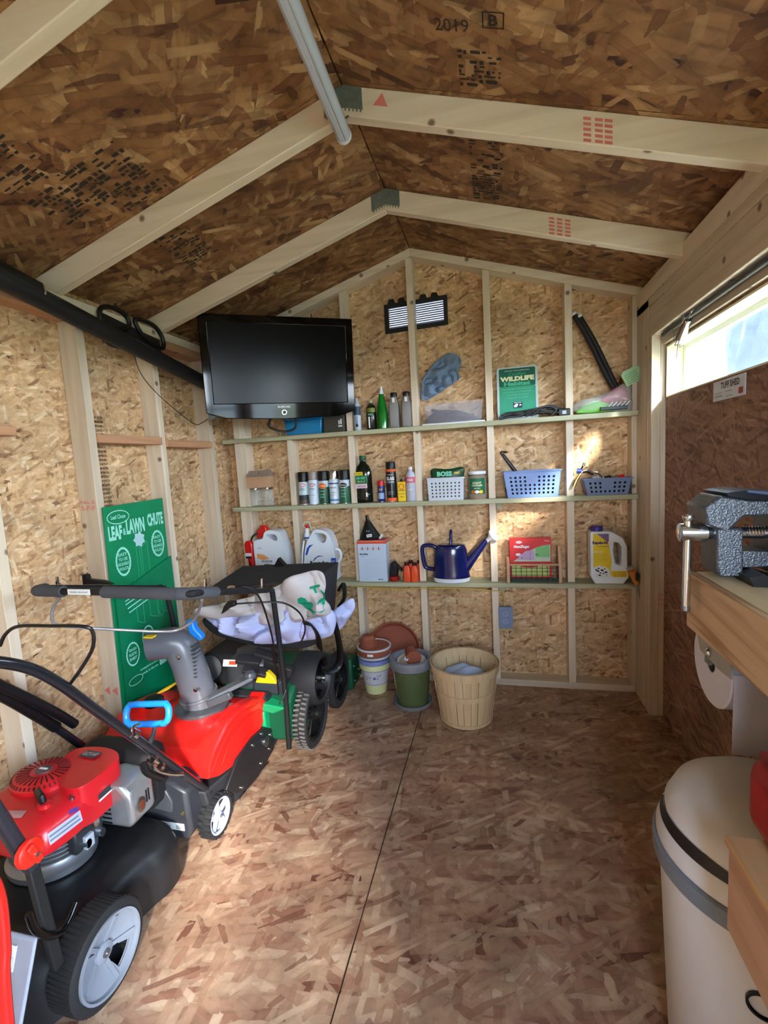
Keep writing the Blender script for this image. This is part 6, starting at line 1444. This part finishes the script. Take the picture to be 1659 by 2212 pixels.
# centre so that the left edge sits on the ray of pixel 437,800
best = None
for k in range(400):
    d = .9+k*.005
    P0 = CAM+(Fv+Rv*((436-829.5)/FPX)-Uv*((795-1106)/FPX))*d
    P1 = P0+tu*.79
    v_ = P1-CAM; px = 829.5+FPX*v_.dot(Rv)/v_.dot(Fv)
    if best is None or abs(px-764) < best[0]: best = (abs(px-764), P0, d)
P0 = best[1]; TC = P0+tu*.395
print('TV', tuple(TC), best[2])
TC.z -= .0
def tv(x, y, o=0): return TC+tu*x+tz*y+tn*o
t = thing('television', 'black flat television on a corner wall bracket', 'television', TC-Vector((0, 0, .27)))
HW, ZT, ZB = .395, .262, -.235
def tp(poly, o0, o1, name, m_, holes=(), **k): return M().prism(poly, 'z', o0, o1, holes=holes, f=lambda x, y, w_: tv(x, y, w_)).build(name, m_, t, **k)
tp([(-HW, ZB+.01), (-.30, ZB-.018), (0, ZB-.028), (.30, ZB-.018), (HW, ZB+.01), (HW, ZT), (-HW, ZT)], -.03, 0, 'bezel', BLACKG, holes=[[(-.352, ZB+.058), (.352, ZB+.058), (.352, ZT-.042), (-.352, ZT-.042)]], bevel=.004)
tp([(-.354, ZB+.056), (.354, ZB+.056), (.354, ZT-.04), (-.354, ZT-.04)], -.02, -.006, 'screen', mat('screen', (7, 9, 13), .2, var=0, spec=.2))
tp([(-.37, ZB+.02), (.37, ZB+.02), (.36, ZT-.03), (-.36, ZT-.03)], -.075, -.0301, 'rear_shell', BLACKM, bevel=.01)
text('SAMSUNG', tv(0, ZB+.037, .0008), .066, .010, WHITEP, t, u=tu, v=tz)
cc = tv(.0, ZB+.008, .0); M().lathe([(.010, -.002), (.013, .001), (.013, .003), (.010, .003)], cc, tn, n=24, cap=False).build('power_ring', CHROME, t)
M().lathe([(0, .001), (.010, .001)], cc, tn, n=20).build('power_button', BLACKG, t)
M().cyl(tv(-.37, ZB+.0, -.03), tv(-.37, ZB-.0, -.06), .02).build('foot', BLACK, t)
m_ = thing('tv_bracket', 'black swivel bracket behind the television', 'bracket', tv(0, 0, -.2))
M().bar(tv(0, -.05, -.08), tv(.0, -.05, -.18), .05, .16).build('mount_plate', BLACKM, m_)
wp = Vector((-.62, -.01, tv(0, -.05, 0).z)); M().bar(tv(0, -.05, -.17), wp, .035, .05).build('arm', BLACKM, m_); M().box(-.70, -.54, -.010, -.001, wp.z-.10, wp.z+.10).build('wall_plate', BLACKM, m_)
M().tube([tv(-.06, -.24, -.05), tv(-.08, -.30, -.07), tv(0, -.33, -.08), tv(.06, -.31, -.06), tv(.06, -.24, -.05)], .006, n=8).build('cable_loop', BLACK, m_)
t = thing('hanging_wire', 'thin dark wire drooping from the black pipe towards the television', 'wire', (-1.15, -.7, 1.8))
M().tube([(-1.158, -.82, 1.92), (-1.158, -.79, 1.82), (-1.158, -.72, 1.75), (-1.158, -.60, 1.68), (-1.158, -.42, 1.60), (-1.155, -.35, 1.61), (-1.13, -.33, 1.63)], .002, n=5).build('wire', BLACK, t)

# long black pipe with its rack under the left eave
t = thing('black_pipe', 'long black plastic pipe strapped under the left eave', 'pipe', (-1.13, -.9, 1.9))
PA = at(0, 600, 'x', -1.115); PB = at(448, 830, 'x', -1.105); dd = (PB-PA).normalized()
PA2 = PA-dd*.10; PB2 = PB+dd*.05
M().cyl(PA2, PB2, .036, n=28).build('pipe_body', mat('pipe_black', (20, 22, 26), .5, var=.1), t)
RP = at(80, 632, 'x', -1.115); M().lathe([(.0375, -.004), (.039, -.003), (.039, .003), (.0375, .004)], RP, dd, n=30, cap=False).build('metal_collar', CHROME, t)
M().cyl(RP-dd*.18, RP-dd*.006, .0385, n=28).build('wide_sleeve', BLACK, t)
M().tube([RP+Vector((-.04, .0, .03)), RP+Vector((-.02, 0, .041)), RP+Vector((.0, 0, .044))], .003).build('strap', STEEL, t)
t = thing('hook_rack', 'black double loop hanger holding the pipe to the wall plate', 'hanger', (-1.14, -.85, 1.95))
def loopy(pxs, x, r_, nm, m_=BLACK): M().tube([at(px, py, 'x', x) for px, py in pxs], r_, n=10, smooth=4, closed=True).build(nm, m_, t)
loopy([(216, 668), (240, 664), (272, 682), (278, 706), (250, 712), (222, 700)], -1.158, .0105, 'loop')
loopy([(292, 690), (330, 702), (350, 728), (352, 752), (330, 745), (306, 722)], -1.158, .0105, 'loop')
M().tube([at(222, 720, 'x', -1.15), at(240, 742, 'x', -1.15), at(280, 752, 'x', -1.15), at(300, 756, 'x', -1.15)], .014, n=10).build('lower_arm', BLACK, t)
M().prism([(p.y, p.z) for p in [at(px, py, 'x', -1.165) for px, py in ((214, 672), (345, 735), (352, 790), (225, 735))]], 'x', -1.172, -1.163).build('back_plate', BLACKM, t, bevel=.004)
# tube light on the ridge
t = thing('tube_light', 'clear batten tube light hanging unlit below the ridge', 'light', (.02, -1.6, 2.38))
LA = at(742, 292, 'y', -1.18); LB = at(598, -60, 'y', -1.72)
d_ = (LB-LA)
M().tube([LA, LA+d_*.5, LA+d_], .0235, n=24, smooth=2).build('diffuser', mat('diffuser', (190, 196, 214), .22, var=0, coat=.4), t)
M().tube([LA+Vector((0, .004, .012)), LA+d_+Vector((0, .004, .012))], .019, n=12, smooth=0).build('channel', mat('channel_grey', (150, 152, 164), .4, metal=.6), t)
M().lathe([(.0245, -.006), (.0245, .006), (.020, .009)], LA, -d_, n=24).build('end_cap', WHITE, t)
n1 = d_.normalized(); s_ = n1.cross(Vector((0, 0, 1))).normalized(); u_ = s_.cross(n1)
for o_, m2 in ((-.010, LGREY), (.008, LGREY)): M().tube([LA+s_*o_-u_*.0225*(1 if True else 1)+n1*.02, LA+d_+s_*o_-u_*.0225], .0028, n=6, smooth=0).build('ridge_line', m2, t)
M().tube([LA+d_*.06+Vector((0, 0, .02)), Vector((LA.x+.02, -1.185, RZ-.10))], .003, n=6).build('hanger_wire', STEEL, t)

# ================================================================== BENCH SIDE
t = thing('work_bench', 'pine work bench with a deep grained front board at the right', 'workbench', (1.05, -1.9, 0))
M().box(.905, 1.135, -2.46, -1.392, .997, 1.0235).build('bench_top', BENCHTOP, t, bevel=.002, grain='y')
M().box(.888, .9045, -2.46, -1.388, .882, 1.0235).build('front_board', wood('apron_wood', (206, 176, 140), (150, 112, 78), sc=22, contrast=.85, rings=True, knots=False), t, bevel=.003, grain='y')
M().box(.905, 1.135, -1.408, -1.392, .912, .9965).build('end_board', PLY, t, grain='x')
M().box(.91, 1.135, -2.455, -2.44, 0, .9965).build('side_panel', PLY, t, grain='z')  # unseen panel added to block doorway light from the right of the floor
for x, y in ((1.112, -1.925), (1.112, -2.41)): M().box(x-.022, x+.022, y-.022, y+.022, 0, .996).build('leg', PINE2, t, grain='z')
# vice
t = thing('bench_vice', 'grey hammertone bench vice with a chrome handle on the bench corner', 'vice', (1.0, -1.46, 1.0238))
HM = mat('hammertone', (92, 98, 106), .3, metal=.65, var=.25, scale=240, bump=1.0)
def vp(px, py, y=-1.46): p = at(px, py, 'y', y); return (p.x, p.z)
ZT0 = 1.0240
def vpoly(pts, y0, y1, name, m_, **k):
    P_ = [vp(*q_) for q_ in pts]; P_ = [(a, max(b_, ZT0)) for a, b_ in P_]
    return M().prism(P_, 'y', y0, y1).build(name, m_, t, **k)
vpoly([(1537, 1136), (1592, 1136), (1592, 1238), (1540, 1238), (1536, 1220)], -1.49, -1.40, 'front_jaw_body', HM, bevel=.005)
vpoly([(1506, 1092), (1540, 1068), (1600, 1076), (1659, 1074), (1659, 1110), (1590, 1111), (1560, 1140), (1537, 1140), (1512, 1130)], -1.50, -1.39, 'jaw_head', HM, bevel=.006)
vpoly([(1548, 1062), (1588, 1056), (1650, 1062), (1648, 1080), (1600, 1078), (1552, 1070)], -1.505, -1.385, 'jaw_plate', mat('jaw_dark', (30, 34, 42), .3, metal=.6), bevel=.002)
vpoly([(1592, 1056), (1700, 1062), (1700, 1071), (1640, 1066), (1592, 1060)], -1.507, -1.38, 'jaw_strip', mat('jaw_blue', (96, 112, 150), .3, metal=.7), bevel=.001)
vpoly([(1592, 1186), (1659, 1188), (1659, 1218), (1630, 1222), (1592, 1222)], -1.48, -1.41, 'slide_bar', HM, bevel=.004)
vpoly([(1640, 1076), (1740, 1078), (1740, 1238), (1660, 1238), (1648, 1200), (1655, 1130)], -1.49, -1.40, 'rear_jaw_body', HM, bevel=.006)
vpoly([(1580, 1230), (1610, 1222), (1640, 1236), (1700, 1262), (1700, 1300), (1650, 1300), (1640, 1270), (1590, 1248)], -1.54, -1.42, 'swivel_base', BLACK, bevel=.004)
scp = at(1592, 1150, 'y', -1.46); scq = Vector((scp.x+.16, -1.46, scp.z-.004))
M().cyl(Vector((scp.x-.09, -1.46, scp.z)), scq, .0125, n=14).build('screw_rod', CHROME, t)
b = M(); rp_ = []
for k in range(0, 14*10+1):
    a = 2*PI*k/10; x = scp.x+.012+.006*k/10; rp_.append(Vector((x, -1.46+.0128*math.cos(a), scp.z+.0128*math.sin(a))))
b.tube(rp_, .0016, n=4, smooth=0).build('screw_thread', CHROME, t)
h0 = at(1466, 1150, 'y', -1.46); h1 = at(1536, 1150, 'y', -1.46)
M().lathe([(.018, 0), (.0215, .002), (.0215, (h1-h0).length*.82), (.018, (h1-h0).length*.86), (.015, (h1-h0).length)], h0, h1-h0, n=28).build('screw_head', CHROME, t)
k0 = at(1487, 1116, 'y', -1.466); k1 = at(1481, 1316, 'y', -1.466)
M().cyl(k0, k1, .0088, n=18).build('handle_rod', CHROME, t)
M().lathe([(.011, -.004), (.0125, 0), (.0125, .003), (.008, .012)], k0, k1-k0, n=20).build('rod_end', CHROME, t); M().lathe([(.0095, 0), (.0095, .012), (.006, .016)], k1-(k1-k0).normalized()*.01, k1-k0, n=20).build('rod_end', STEEL, t)
# paper roll
t = thing('paper_towel_roll', 'large white paper roll on a steel bracket under the bench', 'paper roll', (.93, -1.43, .80))
RC_ = Vector((.93, -1.428, .800)); RP_ = mat('paper', (214, 216, 230), .9, var=.02)
M().lathe([(.021, 0), (.101, 0), (.104, .003), (.104, .18), (.101, .183), (.021, .183)], RC_, (1, 0, 0), n=64, cap=False).build('roll', RP_, t)
M().lathe([(.0215, .0), (.0185, .0), (.0185, .18)], RC_, (1, 0, 0), n=30, cap=False).build('core', mat('core_grey', (90, 88, 100), .8), t)
sh = []
for k in range(9):
    z_ = RC_.z+.02-k*.0235
    sh.append([Vector((RC_.x+.003+.0175*j, RC_.y-.1055-.0015*math.sin(k*.8+j*.7)-.002*(k/8)-.001*math.sin(j*1.9), z_)) for j in range(11)])
M().rings([r_+[p+Vector((0, .0008, 0)) for p in reversed(r_)] for r_ in sh], True, True).build('loose_sheet', RP_, t)
bp_ = [at(px, py, 'x', .922) for px, py in ((1505, 1345), (1560, 1345), (1583, 1400), (1583, 1468), (1556, 1446), (1516, 1404))]
M().prism([(p.y, p.z) for p in bp_], 'x', .918, .922).build('bracket_plate', mat('bracket_pale', (176, 176, 170), .4, metal=.3), t)
bq = at(1531, 1410, 'x', .917); M().lathe([(.011, 0), (.011, .003), (.007, .007)], (.917, bq.y, bq.z), (-1, 0, 0), n=16).build('bracket_bolt', CHROME, t)
M().box(.925, 1.1, RC_.y-.008, RC_.y+.008, .975, .9965).build('bracket_arm', GALV, t)
M().box(.920, .928, RC_.y-.012, RC_.y+.012, RC_.z, .9965).build('bracket_arm', GALV, t)
# bin
c = (.924, -1.682, 0)
t = thing('swing_bin', 'tall white round bin with domed lid and grey band', 'bin', c)
BW = mat('bin_white', (206, 208, 212), .4, var=.02)
M().lathe([(.150, 0), (.155, .006), (.178, .50), (.178, .505)], c, n=56).build('bin_body', BW, t)
M().lathe([(.179, .472), (.190, .478), (.1905, .512), (.186, .516), (.178, .516)], c, n=56, cap=False).build('grey_band', mat('band_grey', (112, 122, 136), .4), t)
M().lathe([(.183, .516), (.184, .53), (.176, .556), (.172, .56)], c, n=56, cap=True).build('lid_collar', BW, t)
M().lathe([(.166, .558), (.168, .585), (.150, .622), (.110, .650), (.06, .664), (0, .668)], c, n=56, cap=True).build('dome_lid', BW, t, ang=60)
b = M(); r0 = [];r1 = []
for k in range(25):
    a = math.radians(150+100*k/24); w_ = .013*math.sin(PI*k/24)
    r0.append(Vector((c[0]+.1768*math.cos(a), c[1]+.1768*math.sin(a), .556+.000))); r1.append(Vector((c[0]+(.1705)*math.cos(a), c[1]+.1705*math.sin(a), .560+w_*1.6)))
b.rings([r0, r1], False, False).build('lid_gap', BLACK, t)
M().lathe([(.0, 0), (.02, 0)], (c[0]-.02, c[1]-.11, .65), n=12).build('lid_mark', mat('mark_grey', (150, 150, 150), .5), t) if False else None
BBV = bvh_of([o for o in t.children if o.name.startswith('bin_body')][0]); bh = BBV.ray_cast(CAM, pxray(1650, 2172))
print('bin ring', bh[0])
if bh[0] is not None: M().lathe([(.022, 0), (.026, 0), (.026, .006), (.022, .006)], bh[0], bh[1], n=30, cap=False).build('latch_ring', BLACK, t)
# crate with red container
t = thing('plywood_crate', 'low plywood and pine crate beside the white bin', 'crate', (.9, -2.2, 0))
E0 = at(1566, 1812, 'x', .76)
print('crate corner', tuple(E0))
yc, zc = E0.y, E0.z
CP = wood('crate_pine', (190, 156, 132), (150, 110, 88), contrast=.5)
M().box(.76, 1.05, yc-.62, yc, zc-.006, zc+.006).build('crate_top', PLY, t, grain='y')
M().box(.764, .780, yc-.62, yc-.004, zc-.15, zc-.0065).build('side_board', CP, t, bevel=.001, grain='y')
M().box(.7805, 1.05, yc-.02, yc-.004, zc-.15, zc-.0065).build('end_board', CP, t, bevel=.001, grain='x')
M().box(.764, 1.05, yc-.618, yc-.612, 0, zc-.0065).build('light_block_board', CP, t, grain='z')  # unseen full-height board, added to keep doorway light off the right floor
for x, y in ((1.02, yc-.04), (.80, yc-.59), (1.02, yc-.59)): M().box(x-.019, x+.019, y-.019, y+.019, 0, zc-.007).build('leg', CP, t, grain='z')
t = thing('red_container', 'dull red plastic container standing on the crate', 'container', (.85, yc-.15, zc+.006))
G0 = at(1605, 1640, 'x', .80)
M().box(.80, .98, yc-.42, G0.y, zc+.0065, G0.z+.02).build('container_body', DRED, t, bevel=.03, seg=4)
M().box(.81, .97, yc-.40, G0.y-.02, G0.z+.0205, G0.z+.03).build('container_lid', mat('dark_red2', (120, 20, 16), .5), t, bevel=.004)
# red thing at the left edge
t = thing('red_sled', 'bright red curved plastic sled at the left edge of the frame', 'sled', (-.62, -2.1, 0))
pts = [at(px, py, 'x', -.54) for px, py in ((-76, 1880), (-40, 1882), (-14, 1905), (2, 1955), (10, 2050), (10, 2140), (2, 2230))]
pts = [Vector((p.x, p.y, max(p.z, .012))) for p in pts]
pts[-1] = Vector((pts[-1].x, pts[-1].y, .012))
M().tube(pts, .011, n=10).build('sled_rim', RED, t)
inner = [p+Vector((-.10, -.03, -.0)) for p in pts]
M().rings([pts, [p+Vector((-.05, -.02, 0)) for p in pts], inner], False, False).build('sled_shell', RED, t)
